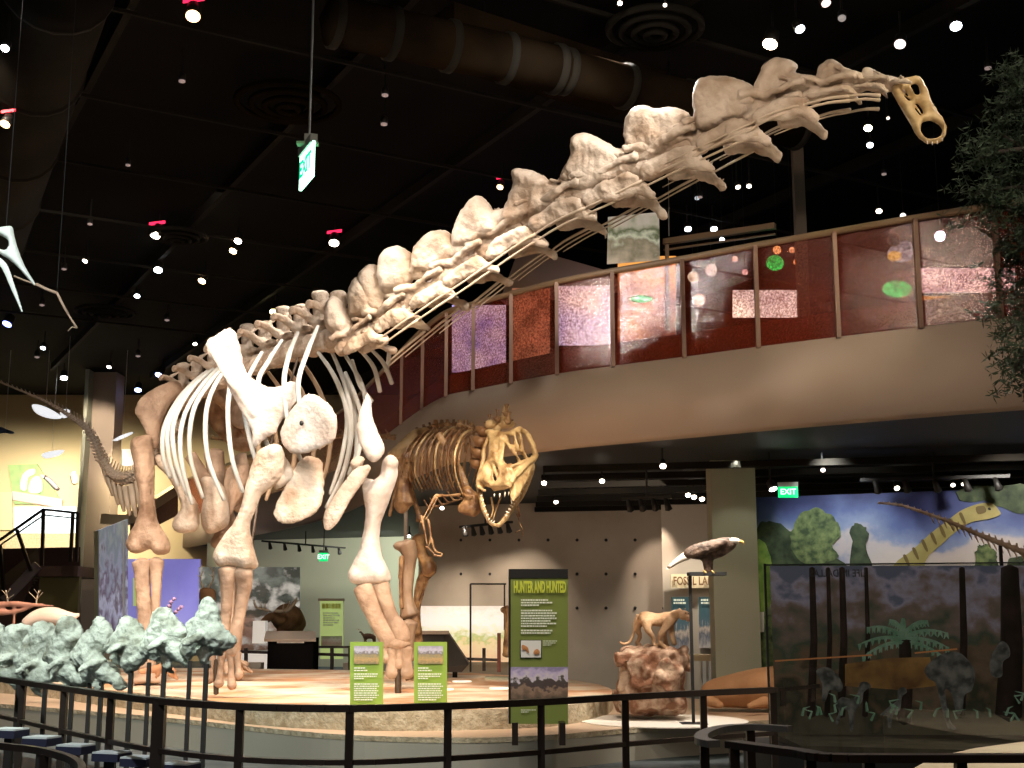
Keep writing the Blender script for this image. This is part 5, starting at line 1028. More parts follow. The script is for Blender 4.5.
# leaning tall blue-grey panel by the column
root = thing('tall_grey_mural_panel', 'tall grey blue printed panel standing right of the left column', 'panel', P(110,640,37))
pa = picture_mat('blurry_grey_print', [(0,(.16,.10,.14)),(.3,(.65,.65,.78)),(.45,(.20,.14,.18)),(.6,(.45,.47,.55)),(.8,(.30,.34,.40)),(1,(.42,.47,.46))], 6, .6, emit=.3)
part('print', MB().quad(P(97,640,36),P(128,640,38.5),P(128,519,38.5),P(97,531,36),-.06), pa, root); part('edge_frame', MB().bar(P(96.5,640,36),P(96.5,531,36),.1), mat('pale_khaki_frame', (.45,.45,.28), .6), root)
part('edge_frame', MB().bar(P(124,640,37.8),P(124,521,37.8),.06), M_white, root)
root = thing('ramp_balustrade', 'tan ramp parapet with brown mesh rising behind the tail', 'balustrade', P(130,515,40))
part('sill', MB().bar(P(102,519,40),P(130,520,40),.25,.3), mat('ramp_tan', (.42,.32,.18), .6), root)
part('sloping_sill', MB().bar(P(130,519,40),P(178,488,42),.25,.3), mat('ramp_tan', (.42,.32,.18)), root)
part('mesh_panel', MB().quad(P(130,540,40.2),P(178,515,42.2),P(178,490,42.2),P(130,520,40.2)), mat('brown_mesh', (.13,.07,.04), .7, (.2,.11,.06), 30), root)
# back wall murals top left (birds)
root = thing('bird_photo_print', 'printed photo of two pale green parrots on the cream wall', 'print', P(40,480,45))
part('print', MB().quad(P(14,504,45.9),P(63,504,45.9),P(37,464,45.9),P(8,465,45.9),-.05), mat('parrot_green', (.30,.42,.16), .6, (.22,.33,.14), 3, emit=.25), root)
for L in ([(20,488),(22,476),(28,470),(35,469),(34,474),(28,478),(26,490)],[(29,492),(31,480),(38,476),(42,482),(41,492)]): part('painted_parrot', MB().plate(L, 45.8, .03, step=2.5, w=2), mat('pale_parrot', (.8,.9,.6), .5, emit=.3), root)
part('caption_band', MB().quad(P(13,500,45.85),P(62,508,45.85),P(62,499,45.85),P(12,491,45.85),-.02), mat('pink_band', (.75,.4,.38), .6, emit=.3), root)
def bird(L, Y, m, label, name='hanging_bird', wire=True):
    x = sum(p[0] for p in L)/len(L); y = min(p[1] for p in L); root = thing(name, label, 'bird', P(x,y,Y))
    part('body', MB().plate(L, Y, .06, step=2.5, w=3), m, root, True)
    if wire: q = P(x,y+2,Y); part('wire', MB().tube([q, Vector((q.x,q.y,9.5))], .006, n=4), M_white, root)
M_bw = mat('white_bird', (.85,.86,.88), .5, emit=.9); M_bd = mat('slate_bird', (.14,.12,.13), .6)  # emission on the white birds replaces light falling on them
bird([(32,405),(40,405),(52,410),(62,417),(56,419),(44,417),(35,412)], 38, M_bw, 'hanging white bird model, biggest and leftmost by the cream wall')
bird([(60,412),(66,409),(70,411),(69,416),(63,418)], 36, M_bw, 'small white hanging bird just touching the dinosaur tail', wire=True)
bird([(113,440),(122,435),(132,432),(132,434),(124,438),(116,441)], 38, M_bw, 'thin white hanging bird between the column and the hip')
bird([(42,454),(52,451),(64,450),(60,455),(50,458),(44,458)], 40, M_bw, 'white hanging bird above the parrot photo')
bird([(0,427),(6,429),(14,432),(12,434),(4,433),(-4,434)], 38, mat('blue_bird', (.12,.16,.25), .6), 'slate blue hanging bird cut by the left edge')
bird([(40,475),(48,476),(56,483),(60,490),(55,490),(48,483)], 43, M_bd, 'dark grey bird with spread wing beside the parrot photo', wire=False)
bird([(70,474),(75,471),(78,478),(77,484),(72,484)], 43, mat('pale_brown_bird', (.6,.45,.35)), 'small pale brown perched bird left of the column', wire=False)
flat('green_photo_print', 107,121,450,466,45.9, mat('faint_green_print', (.35,.42,.25), .6, (.5,.55,.4), 4, emit=.2), 'small green photo print on the cream wall right of the column', 'print')
flat('white_photo_print', 122,134,449,466,45.9, mat('faint_pink_print', (.8,.6,.55), .6, (.9,.85,.8), 4, emit=.3), 'small pinkish photo print next to the green one', 'print')
# stair landing with mural
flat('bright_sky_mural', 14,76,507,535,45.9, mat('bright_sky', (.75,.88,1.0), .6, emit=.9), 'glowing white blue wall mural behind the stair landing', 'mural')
flat('grass_mural', 5,78,533,549,45.85, mat('dry_grass_print', (.48,.36,.20), .8, (.60,.48,.30), 20, emit=.15), 'dry grass print band along the bottom of the bright mural', 'mural')
flat('pale_wall_sheet', 0,12,492,530,45.9, mat('sheet_pale', (.6,.52,.3), .7, emit=.1), 'pale yellowish sheet on the wall at the far left edge', 'sheet')
root = thing('staircase', 'dark brown staircase rising to the left landing', 'stairs', P(40,620,38))
M_st = mat('stair_brown', (.09,.045,.03), .6, (.13,.07,.045), 1)
g = MB(); g.add([P(-20,592,38),P(6,640,38),P(-40,660,38)]+[P(45,566,38),P(20,575,38)], [(0,4,3,1),(0,1,2)]); 
g = MB(); lz = P(50,566,38).z; lx0 = P(38,566,38).x; lx1 = P(78,566,38).x
part('landing', MB().box(((lx0+lx1)/2,39.5,lz-.15),(lx1-lx0,3,.3)), M_st, root)
part('landing_wall', MB().box(((lx0+lx1)/2,38.3,(lz-.3)/2),(lx1-lx0,.2,lz-.3)), mat('olive_wall', (.15,.12,.035), .8, (.18,.145,.05), .5), root)
part('side_wall', MB().quad(P(-40,610,38.2),P(5,640,38.2),P(40,566,38.2),P(38,548,39.5),.05), M_st, root)
part('rear_wall', MB().quad(P(-20,640,41),P(80,640,41),P(80,547,41),P(-20,549,41),.05), M_st, root)
part('stringer', MB().bar(P(4,601,37.9),P(38,565,37.9),.1,.28), mat('stringer_grey', (.22,.17,.15), .5), root)
for i in range(14):
    t = i/14; q = P(4,601,38.6).lerp(P(38,565,38.6), t); part('step', MB().box(q+Vector((0,.3,.02)), (.2,1.2,.05)), M_st, root)
root = thing('stair_railing', 'dark metal railing around the far left stair landing', 'railing', P(45,540,37.8))
part('handrail', MB().bar(P(-10,547,37.8),P(44,509,37.8),.07), M_rail, root); part('handrail', MB().bar(P(44,509.5,37.8),P(78,513,37.8),.07), M_rail, root)
part('mid_rail', MB().bar(P(-4,548,37.8),P(44,515,37.8),.04), M_rail, root); part('mid_rail', MB().bar(P(44,515,37.8),P(78,518.5,37.8),.04), M_rail, root)
for a1,b1 in (((43.5,509),(42,566)),((73,512),(70.5,562)),((78,513),(76.5,562)),((17,530),(31,571)),((0,545),(4,595))): part('post', MB().bar(P(*a1,37.8),P(*b1,37.8),.09), M_rail, root)
# animal mounts at lower left beyond the vertebrae
Y = 17.5; root = thing('brown_branching_skeleton', 'thin reddish skeleton with forked antler prongs at the left edge', 'skeleton', P(15,625,Y)); M_red = mat('red_brown_bone', (.45,.20,.13), .6)
mb = MB(); mb.limb([(-10,606,Y,4),(8,604,Y,3),(30,605,Y,2.2),(56,606,Y,.6)]); mb.limb([(-8,612,Y,4),(14,612,Y,2.4),(34,606,Y,1.2)]); mb.limb([(14,606,Y,1.8),(14,620,Y,1.5),(12,640,Y,1.6)]); obj('body', mb.bake('body', .016, 1, .01, 6), M_red, root)
antler(root, [(36,606),(37,598),(39,590)], .8, Y, [((37,600),(-8,-8)),((37,599),(6,-7)),((38,594),(-4,-5)),((38,594),(3,-4))], M_ant); antler(root, [(8,603),(7,597),(6,590)], .8, Y, [((7,599),(7,-4)),((7,596),(-5,-6)),((6,594),(4,-5))], M_ant)
Y = 18.5; root = thing('pale_animal_mount', 'pale pinkish animal back with small ears behind the grey vertebrae', 'animal', P(50,625,Y))
mb = MB(); mb.limb([(25,625,Y,6),(36,618,Y,8),(52,616,Y,9),(66,618,Y,7.5),(75,618,Y,5)], flat=1); mb.blob(78,615,Y,2,3).blob(68,614,Y,2,3); mb.limb([(30,628,Y,4),(30,660,Y,3)]); mb.limb([(66,625,Y,4),(68,660,Y,3)]); obj('body', mb.bake('body', .025, 2, .012, 4), mat('pinkish_hide', (.66,.48,.38), .7, (.75,.6,.5), 2), root)
root = thing('purple_flower_stem', 'little stem with purple pink buds before the violet panel', 'plant', P(172,625,17)); Y = 17
for pts in ([(168,622),(170,612),(171,603)],[(170,618),(176,612),(179,609)]): part('stem', MB().tube([P(x,y,Y) for x,y in pts], .012, n=5), M_tr, root)
for x,y in ((171,602),(169,606),(174,599),(179,609),(176,612),(181,607)): part('bud', MB().blob(x,y,Y,2.2,1.8), mat('mauve_bud', (.36,.22,.38), .6), root, True)
root = thing('small_reddish_skeleton', 'small reddish bones lying on the sandy platform behind the vertebrae', 'skeleton', P(168,668,19)); Y = 18.6
mb = MB(); mb.limb([(140,672,Y,3),(150,670,Y,3.5),(160,668,Y,4),(168,662,Y,4.5)]); mb.blob(172,672,Y,5,5).blob(167,660,Y,4,4).limb([(173,675,Y,2.5),(178,679,Y,1.8)]).limb([(160,670,Y,2.4),(156,678,Y,1.6)]); obj('bones', mb.bake('bones', .02, 1, .015, 6), mat('rusty_bone', (.55,.27,.14), .6), root)
root = thing('claw_skeleton', 'small brown claw on the platform beside the hind foot', 'bone', P(240,672,18)); 
for dx in (0,5,-4): part('claw', MB().tube([P(236,662,18), P(240+dx,668,17.9), P(243+dx*1.6,672.5,17.8)], [.05,.04,.01], n=6), M_rex, root, True)
flat('small_green_label', 133,139,578,606,38.5, mat('pale_lime_banner', (.42,.50,.22)), 'tiny green label post before the violet panel', 'label')
# ================================================================= FOREGROUND VERTEBRAE
M_stone = mat('green_grey_fossil', (.62,.66,.58), .75, (.20,.20,.15), 6, 9, bump=1.0, bscale=22, lo=.48, hi=.68)
fk = lambda L: [(x/4.267, y/4.267+560) for x,y in L]
FV = [[(885,155),(908,170),(925,205),(938,262),(975,300),(1002,330),(990,372),(940,386),(880,370),(835,376),(805,440),(772,385),(776,340),(802,320),(800,270),(838,238),(852,190)],
 [(690,195),(722,207),(760,260),(792,290),(806,320),(790,350),(804,400),(812,450),(792,462),(752,420),(712,412),(680,428),(640,430),(606,395),(610,330),(638,272),(656,218)],
 [(555,236),(582,260),(610,300),(632,332),(630,400),(606,450),(566,478),(520,462),(492,405),(446,392),(474,330),(508,272),(530,242)],
 [(430,236),(457,260),(484,310),(476,362),(440,392),(452,430),(504,480),(544,545),(500,556),(462,520),(400,502),(366,504),(352,470),(296,420),(334,352),(386,290),(404,245)],
 [(300,234),(332,262),(362,330),(340,372),(308,402),(356,432),(404,512),(340,548),(280,522),(216,522),(234,462),(184,426),(206,370),(238,300),(264,246)],
 [(190,260),(226,270),(244,320),(216,372),(200,420),(246,462),(204,540),(140,560),(90,502),(76,462),(60,424),(88,370),(130,300),(158,268)],
 [(75,266),(116,275),(134,302),(96,372),(70,432),(90,472),(60,530),(-6,512),(-4,425),(6,332),(32,280)],
 [(-20,262),(16,280),(12,332),(0,422),(-10,505),(-70,500),(-80,420),(-60,300)]]
fv = [(207,650,9.6,1.0,0,'rightmost grey green fossil vertebra ending the row on its own black post'),(165,652,9.8,1.0,1,'second grey green fossil vertebra from the right end of the row'),(132,656,10.0,.95,2,'third grey green fossil vertebra from the right end of the row'),(103,657,10.25,.93,0,'fourth grey green fossil vertebra from the right end of the row'),(74,659,10.5,.92,1,'fifth grey green fossil vertebra from the right end of the row'),
      (47,660,10.8,.92,2,'sixth grey green fossil vertebra from the right, left of centre in the row'),(20,661,11.1,.92,0,'fossil vertebra nearest the left edge but fully in view'),(-6,662,11.4,.9,1,'fossil vertebra cut by the left edge of the view')]
M_pbl = mat('black_post', (.02,.016,.015), .5)
ZB = .38
for i, (x,y,Y,s,v,l) in enumerate(fv):
    p = P(x,y,Y); r = thing('mounted_vertebra', l, 'fossil', (p.x,p.y,ZB), 'row of mounted fossil vertebrae'); r['group'] = 'row of mounted fossil vertebrae'
    nx = fv[max(i-1,0)]; pv = fv[min(i+1,len(fv)-1)]; t = P(*nx[:3])-P(*pv[:3]); t.z = 0
    L = fk(FV[i]); cxx = sum(a_[0] for a_ in L)/len(L); cyy = sum(a_[1] for a_ in L)/len(L); yb = max(a_[1] for a_ in L)
    g = MB().plate(L, lambda x_,y_: Y-(x_-cxx)*.004, .09, step=2.4, w=11, sm=2)
    g.limb([(cxx-13,yb-16,Y+.12,9),(cxx,yb-15,Y+.06,8),(cxx+13,yb-18,Y+.02,10)], flat=1); g.limb([(cxx,yb-22,Y,7),(cxx+6,yb-26,Y+.3,5)], flat=.8)
    g.limb([(cxx-4,yb-14,Y,6),(cxx-2,yb-4,Y,5),(cxx+3,yb+5,Y+.05,3)], flat=.6); g.limb([(cxx+4,yb-30,Y-.03,6),(cxx-10,yb-26,Y-.12,5),(cxx-22,yb-19,Y-.14,3.5)], flat=.7)
    o = obj('vertebra', g.bake('vertebra', .013, 0, .018, 9, .014, 26), M_stone, r)
    q = p+Vector((0,0,-.1)); part('post', MB().bar((q.x,q.y,ZB),(q.x,q.y,q.z),.032), M_pbl, r)
    if i in (0,1,3): q2 = q+t.normalized()*-.16; part('post', MB().bar((q2.x,q2.y,ZB),(q2.x,q2.y,q2.z+.02),.028), M_pbl, r)
bl = [Pz(-60,709,ZB),Pz(0,715,ZB),Pz(100,733,ZB),Pz(200,749,ZB),Pz(256,752,ZB),Pz(330,758,ZB)]
bl = [P(-60,712,11.9),P(0,718,11.2),P(100,735,10.3),P(205,751,9.6),P(262,760,9.3),P(345,768,9.0)]
root = thing('vertebra_plinth', 'long low black plinth beam carrying the row of fossil vertebrae', 'plinth', (bl[2].x,bl[2].y,0))
for a1, b1 in zip(bl[:-1], bl[1:]):
    g = MB(); d = Vector((b1.x-a1.x, b1.y-a1.y)).normalized(); nrm = Vector((-d.y,d.x)); w = .35
    g.prism([(a1.x-nrm.x*w,a1.y-nrm.y*w),(b1.x-nrm.x*w,b1.y-nrm.y*w),(b1.x+nrm.x*w,b1.y+nrm.y*w),(a1.x+nrm.x*w,a1.y+nrm.y*w)], 0, ZB); part('beam_section', g, M_pbl, root)
for i, (x,y) in enumerate(((10,729),(42,737),(76,745),(112,752),(140,757),(181,763))):
    p = P(x,y,9.05-i*.1); r = thing('caption_block', ['white topped caption block at the far left of the row below the vertebrae','second white topped caption block from the left below the vertebrae','third white topped caption block from the left below the vertebrae','fourth white topped caption block from the left below the vertebrae','fifth white topped caption block from the left, next to the thick post','rightmost white topped caption block below the vertebrae'][i], 'caption block', p); r['group'] = 'white topped caption blocks'
    rot = math.radians(-18); part('block', MB().box(p-Vector((0,0,.03)), (.20,.16,.05), rot), mat('navy_block', (.03,.03,.06), .5), r); part('top_plate', MB().box(p, (.195,.155,.012), rot), mat('block_white', (.75,.78,.76), .5), r)
    part('bracket', MB().bar(p-Vector((0,0,.05)), Vector((p.x,p.y,.0)), .05), M_pbl, r)
# ================================================================= NEAR RAILING
tr = [(-70,670),(0,679),(75,690),(160,701),(255,707),(350,708.5),(448,706),(541,702),(625,697),(703,693),(775,690)]
tp_ = [Pz(a,b,1.07) for a,b in tr]
root = thing('near_railing', 'long curved dark bronze two rail railing across the foreground', 'railing', (tp_[5].x,tp_[5].y,0))
q = catmull([tuple(p) for p in tp_], 4)
g = MB()
for a1, b1 in zip(q[:-1], q[1:]): g.bar(a1, b1, .055, .04)
part('top_rail', g, M_rail, root)
g = MB()
for a1, b1 in zip(q[:-1], q[1:]): g.bar(Vector(a1)-Vector((0,0,.30)), Vector(b1)-Vector((0,0,.30)), .035, .03)
part('lower_rail', g, M_rail, root)
for px in (24,65,112,160,240,350,448,541,625,703,772):
    best = min(range(len(q)*10-10), key=lambda k: abs(512+F*(Vector(q[k//10]).lerp(Vector(q[min(k//10+1,len(q)-1)]),(k%10)/10).x)/( (lambda v: (v-Vector((0,0,EYE))).dot(Vector((0,math.cos(PIT),math.sin(PIT)))))(Vector(q[k//10]).lerp(Vector(q[min(k//10+1,len(q)-1)]),(k%10)/10)) ) - px))
    v = Vector(q[best//10]).lerp(Vector(q[min(best//10+1,len(q)-1)]), (best%10)/10)
    part('post', MB().bar((v.x,v.y,0),(v.x,v.y,1.07), .075 if px == 160 else .045), M_rail, root)
def curl(pts, z, w, m, label, name='curved_railing', posts=()):
    pp = [Pz(a,b,z) for a,b in pts]; qq = catmull([tuple(p) for p in pp], 5); r = thing(name, label, 'railing', (pp[0].x,pp[0].y,0)); g = MB()
    for a1, b1 in zip(qq[:-1], qq[1:]): g.bar(a1, b1, w, .03)
    part('top_rail', g, m, r)
    g = MB()
    for a1, b1 in zip(qq[:-1], qq[1:]): g.bar(Vector(a1)-Vector((0,0,.26)), Vector(b1)-Vector((0,0,.26)), .03, .03)
    part('lower_rail', g, M_rail, r)
    for a,b in posts: v = Pz(a,b,z); part('post', MB().bar((v.x,v.y,0),(v.x,v.y,z-.01),.04), M_rail, r)
curl([(-60,741),(0,746),(36,750),(62,756),(76,762),(82,770),(78,780)], 1.0, .03, M_rail, 'curled end of a dark railing at the bottom left corner', posts=((46,752),(80,766)))
curl([(790,729),(752,727),(722,729),(704,735),(702,741),(714,744)], 1.05, .06, M_railg, 'small curved railing end below the boulder platform', posts=((704,738),(750,727)))
curl([(732,744),(768,749),(800,753),(832,757.5),(930,758),(1024,758),(1120,758)], 1.05, .08, M_rail, 'near dark railing running along the bottom right corner', posts=((734,745),(810,755),(868,758),(960,758)))
# ================================================================= FLYING REPTILE, EXIT SIGN, TREE
root = thing('flying_reptile_skeleton', 'hanging white flying reptile bones cut off by the left edge', 'skeleton', P(10,260,11)); Y = 11
M_wb = mat('bright_white_bone', (.85,.9,.88), .5, (.78,.82,.8), 3)
a = MB(); a.plate([(-8,228),(4,226),(12,226),(14,232),(17,245),(25,266),(36,284),(33,285),(18,268),(6,258),(-8,250),(-8,246),(6,250),(8,240),(-4,234)], Y, .05, step=2.5, w=3, sm=2); obj('wing_bone', a.bake('wing_bone', .012, 1), M_wb, root)
a = MB(); a.limb([(-8,256,Y,4),(4,266,Y,3.8),(12,285,Y,3),(20,306,Y,1.8),(22,312,Y,1.5)], flat=.5); obj('wing_bone', a.bake('wing_bone', .012, 1), M_wb, root)
for pts, w in (([(36,284),(46,289),(57,293)],1.6),([(57,293),(63,305),(68,314)],1.3),([(68,314),(73,322),(77,328)],1.0),([(77,328),(72,327),(68,331)],.7),([(14,276),(26,281),(36,284)],.9)): part('finger_bone', MB().tube([P(x,y,Y) for x,y in pts], [w*Y/F]*3, n=7), mat('tan_bone_thin', (.42,.28,.2), .6), root, True)
part('suspension_wire', MB().tube([P(6,230,Y), Vector((P(6,230,Y).x,Y,9.5))], .004, n=4), M_dark, root)
part('suspension_wire', MB().tube([P(57,292,Y), Vector((P(57,292,Y).x,Y,9.5))], .003, n=4), M_dark, root)
# hanging exit sign, seen nearly edge on
Y = 8.6; c = P(307,166,Y); root = thing('exit_sign', 'bright green exit sign hung on a long rod, seen nearly edge on', 'exit sign', c)
ax = Vector((-math.cos(math.radians(114)), -math.sin(math.radians(114)), 0)); n = Vector((ax.y, -ax.x, 0))
M = facing(c, ax); part('sign_panel', MB().box(c, (.34,.26,.02), M=M.to_3x3()), mat('exit_bright_glow', (.45,1.0,.7), .4, emit=4.0), root)
me = text_mesh('EXIT', .17, facing(c+n*.014, ax), .004, .9); obj('lettering', me, mat('exit_mid_green', (0,.45,.22), .4, emit=1.5), root)
me = text_mesh('EXIT', .17, facing(c-n*.014, -ax), .004, .9); obj('lettering', me, mat('exit_mid_green', (0,.45,.22)), root)
part('housing', MB().box(c+Vector((0,0,.15)), (.34,.05,.06), math.radians(114)), mat('sign_housing', (.35,.36,.33)), root)
part('canopy_plate', MB().box(c+Vector((0,0,.165)), (.15,.06,.02)), mat('sign_housing_green', (.2,.4,.2), emit=.1), root)
part('junction_box', MB().box(c+Vector((.01,0,.2)), (.06,.06,.06)), mat('sign_housing', (.35,.36,.33)), root)
part('hanging_rod', MB().tube([c+Vector((.01,0,.2)), Vector((c.x+.01,c.y,9.5))], .008, n=6), mat('steel_rod', (.4,.4,.38)), root)
# evergreen tree entering from the right
root = thing('evergreen_tree', 'dark green leafy tree reaching in from the right edge', 'tree', (P(1100,400,7.5).x,7.5,0)); random.seed(31)
M_leaf = mat('dark_needle_leaf', (.05,.085,.04), .55, (.13,.17,.10), 9); M_bark = mat('grey_bark', (.12,.09,.07), .8, (.06,.045,.035), 8)
tx = P(1112,300,7.5).x
part('trunk', MB().tube([(tx+.1,7.5,0),(tx,7.5,2.2),(tx+.03,7.5,4),(tx-.05,7.5,5.6)], [.12,.10,.07,.03], n=10, smooth=3), M_bark, root, True)
br = [((1092,110),(1040,95),(1012,88),(1000,84)),((1092,160),(1030,150),(990,152),(966,160)),((1092,190),(1040,165),(1000,140),(985,130)),((1092,200),(1040,190),(1000,188),(962,196)),((1092,250),(1040,225),(1005,212),(975,205)),((1092,250),(1050,250),(1015,248),(996,262)),
      ((1092,300),(1050,285),(1020,275),(1000,300)),((1092,330),(1050,315),(1015,318),(994,334)),((1092,360),(1050,350),(1020,345),(1004,372)),((1092,140),(1060,120),(1030,118),(1008,118)),((1092,230),(1060,210),(1020,196),(990,178)),((1092,390),(1060,365),(1030,372),(1018,384)),((1092,70),(1060,70),(1035,78),(1018,74)),((1092,280),(1060,240),(1030,228),(1010,228))]
fo = MB()
def leafs(p, dirv, n, spread):
    for _ in range(n):
        c_ = p + Vector((random.gauss(0,spread),random.gauss(0,spread),random.gauss(0,spread)))
        for k in range(7):
            d = Vector((random.gauss(0,1),random.gauss(0,1),random.gauss(0,.8))).normalized()*random.uniform(.03,.065); w = d.orthogonal().normalized()*random.uniform(.005,.009)
            i = len(fo.v); fo.v += [c_-w*.3, c_+d*.5-w, c_+d, c_+d*.5+w]; fo.f.append((i,i+1,i+2,i+3))
for L in br:
    Y = 7.5+random.uniform(-.3,.3); pts = [P(x+(20 if i == 0 else 10),y,7.5+(Y-7.5)*min(1,i)) for i,(x,y) in enumerate(L)]
    q_ = catmull([tuple(p) for p in pts], 6); part('branch', MB().tube(q_, [.03-.024*i/(len(q_)-1) for i in range(len(q_))], n=6), M_bark, root, True)
    for i, p in enumerate(q_[4:]):
        p = Vector(p); leafs(p, None, 3, .05)
        for s in (-1,1):
            e = p+Vector((random.uniform(-.12,.03), random.uniform(-.12,.12), s*random.uniform(.04,.13))); fo.tube([p,e],[.004,.002],n=4); leafs(e, None, 3, .035)
o = part('foliage', fo, M_leaf, root)
# ================================================================= LIGHTS
def spot(loc, to, e, ang=40, size=.25, col=(1,.86,.72), blend=.6):
    l = bpy.data.lights.new('gallery_lamp', 'SPOT'); l.energy = e; l.spot_size = math.radians(ang); l.spot_blend = blend; l.shadow_soft_size = size; l.color = col
    o = bpy.data.objects.new('gallery_lamp', l); C.objects.link(o); o.location = loc; o.rotation_euler = (Vector(to)-Vector(loc)).to_track_quat('-Z','Y').to_euler(); return o
spot((1.5,9,8.6), P(300,400,17), 1900, 34, .2, (1,.93,.86))          # chest and shoulder
spot((-5.2,9.5,8.2), P(230,470,17.5), 1500, 34, .2, (1,.90,.80))
spot((-7,12,9.0), P(150,520,20), 2300, 36, .25, (1,.80,.62))         # hind leg and hip
spot((2.2,11.5,9.0), P(520,200,15.4), 1000, 46, .12, (1,.93,.84))     # neck
spot((-3.6,15.2,7.4), P(450,262,16), 550, 44, .15, (1,.95,.88))
spot((1.2,15.8,9.0), P(640,150,14.5), 1300, 60, .15, (1,.93,.84))
spot((6.5,14,9.2), P(800,90,13.2), 700, 50, .12, (1,.95,.85))
spot((4.5,8,3.2), P(560,200,15.2), 420, 60, .3, (1,.78,.55))         # warm uplight bounce on the underside of the neck
spot((5.5,9,8.5), P(920,110,12.7), 480, 30, .12, (1,.85,.6))
spot((0,13,8.2), P(300,690,17), 3000, 60, .3, (1,.78,.60))           # platform
spot((-5,15,8.2), P(180,680,19), 2400, 60, .3, (1,.78,.60))
spot((-2.6,18.8,8.5), (-2.9,17.6,.6), 900, 50, .2, (1,.85,.7))
spot((1.5,11,7.8), P(500,470,17.5), 1800, 12, .1, (1,.80,.50))       # predator
spot((-1.8,12.6,7.4), P(440,470,19), 420, 28, .1, (1,.75,.45))
spot((-.6,15.3,3.3), P(425,640,19), 160, 50, .1, (1,.75,.5))
spot((2.4,14.2,3.9), P(652,640,16), 420, 36, .08, (1,.86,.70))       # cougar
spot((2.9,14.6,3.9), P(660,712,15.6), 420, 42, .06, (1,.9,.78))
spot((P(728,600,20.4).x,19.3,3.9), P(728,640,20.15), 60, 100, .05, (.95,1,.85)); spot((2.3,16.2,3.8), P(690,540,15.3), 150, 60, .08, (1,.82,.7))
spot((4,15,3.9), P(760,690,17), 200, 55, .1, (1,.72,.5))
spot((.9,10.0,3.8), P(540,640,13), 110, 46, .1, (1,.92,.75))
spot((-1.2,12.0,3.6), P(400,675,14.7), 110, 36, .1, (1,.97,.85))
spot((-3.5,7.2,3.5), P(100,640,10.2), 330, 50, .1, (.86,1,.86))      # fossil row
spot((-5.2,9.6,5.2), P(60,640,10.6), 360, 50, .1, (.9,1,.88))
spot((-1.5,8.2,4.5), P(210,640,9.7), 260, 30, .1, (.86,1,.86))
for x in (425,460,492,520): p = P(x,560,27); spot((p.x,27.0,3.6), (p.x,28.3,1.0), 90, 80, .06, (1,.84,.68))   # wall washers
p = P(640,600,26.6); spot((p.x,25.6,3.6), (p.x+.6,27.4,2.2), 110, 50, .06, (1,.8,.65)); p = P(688,600,25.5); spot((p.x,24.6,3.4),(p.x,26.2,1.6), 170, 70, .1, (1,.92,.8))
spot((4.6,18.7,3.9), (5.3,20.4,2.8), 110, 80, .1, (.95,1,1)); spot((7.0,17.6,3.8), (7.6,19.4,2.4), 130, 100, .1, (1,.93,.85))
spot((3.6,19,3.9), (3.5,20.3,2.0), 16, 60, .06, (1,1,.8))
spot((-14.5,41,6.6), (-15,46,3.5), 1500, 110, .4, (1,.90,.68)); spot((-17,41,6.6), (-18,46,3.2), 1500, 110, .4, (1,.92,.75)); spot((-12,40.5,7), (-12,46,3), 1100, 100, .4, (1,.86,.6))
spot((-11,36,8.5), (-11.5,39,1), 300, 60, .2, (1,.9,.8)); spot((-12.9,38,8.8), P(95,450,42), 900, 40, .2, (1,.85,.7)); spot((-8.5,35,3.6), P(250,620,38), 330, 90, .3, (1,.92,.85)); spot((-3.5,37.2,3.7), P(345,610,41), 500, 110, .3, (.95,1,.95)); spot((-6,27,3.7), P(290,660,26), 110, 90, .2, (1,.85,.7))
spot((6,8,8.5), P(900,380,15), 150, 75, .4, (1,.80,.62)); spot((0,8,8.5), P(620,400,16.9), 900, 70, .4, (1,.82,.64)); spot((-2.5,12,8), P(430,450,21), 160, 60, .3, (1,.82,.64)); spot((-6.5,20,7), P(270,515,35), 450, 40, .3, (1,.85,.68))
spot((3.2,5,5.5), P(1010,200,7.5), 28, 60, .1, (.95,1,.95)); spot((3.0,7.6,9), P(1010,250,7.5), 45, 60, .1)
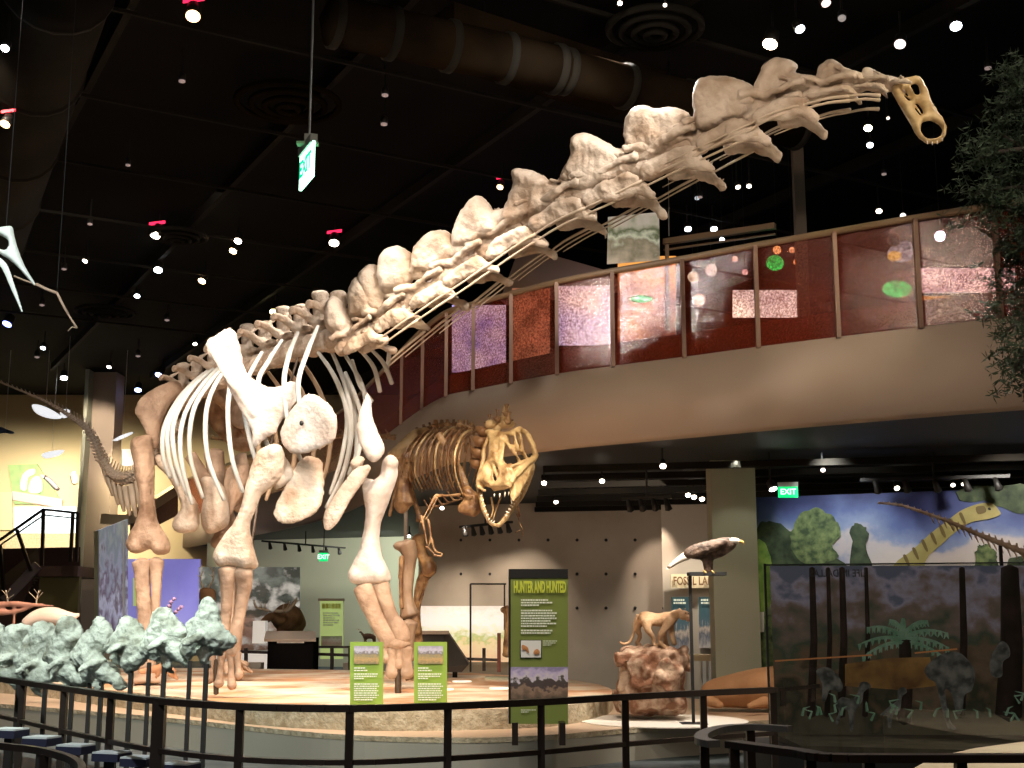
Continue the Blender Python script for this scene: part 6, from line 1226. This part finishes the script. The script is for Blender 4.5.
spot((6.6,7.4,4.5), Pz(1010,755,.7), 900, 40, .1, (1,.9,.7)); spot((-3.5,5,6), (-3.5,7.8,0), 900, 90, .3, (.85,.95,1))
spot((-4.0,5.8,7), P(20,270,11), 1500, 40, .1, (.9,1,.95)); spot((2,4,6), (-1,8,1), 60, 100, .3, (1,.85,.7)); spot((-.5,10.2,4.2), (0,13.6,.3), 180, 100, .3, (1,.86,.72)); spot((-4.6,11.2,4.2), (-4.6,14.4,.3), 170, 100, .3, (.95,1,.9))
spot((-7.5,13.5,6), P(40,615,18), 160, 40, .1, (1,.8,.65))
w = bpy.data.worlds.new('World'); bpy.context.scene.world = w; w.use_nodes = True; bg = w.node_tree.nodes['Background']; bg.inputs[0].default_value = (.9,.75,.6,1); bg.inputs[1].default_value = .0
# added area lamps as soft fill for the hall, first on the concrete wall
def area(loc, to, e, s, col):
    l = bpy.data.lights.new('soft_fill_light', 'AREA'); l.energy = e; l.size = s; l.color = col; o = bpy.data.objects.new('soft_fill_light', l); C.objects.link(o); o.location = loc; o.rotation_euler = (Vector(to)-Vector(loc)).to_track_quat('-Z','Y').to_euler(); o.visible_glossy = False
area((1.5,22,3.9), (1,28.5,1.5), 85, 3, (1,.86,.72)); area((0,1,7.5), (0,16,2), 160, 6, (1,.84,.68)); area((-8,22,9.0), (-8,26,0), 120, 6, (1,.84,.68)); area((8,12,1.6), (3,17,5), 30, 4, (1,.72,.5))
bpy.data.scenes.remove(SC2)
# ================================================================= CAMERA
cam = bpy.data.cameras.new('Camera'); cam.lens = F/1024*36; cam.sensor_width = 36; co = bpy.data.objects.new('Camera', cam); C.objects.link(co)
co.location = (0,0,EYE); co.rotation_euler = (PI/2+PIT, 0, 0); bpy.context.scene.camera = co; cam.clip_end = 200
sc_ = bpy.context.scene; sc_.view_settings.view_transform = 'Standard'; sc_.view_settings.look = 'None'; sc_.view_settings.exposure = 0.15
sc_.cycles.use_denoising = True; sc_.cycles.max_bounces = 6; sc_.cycles.sample_clamp_indirect = 4
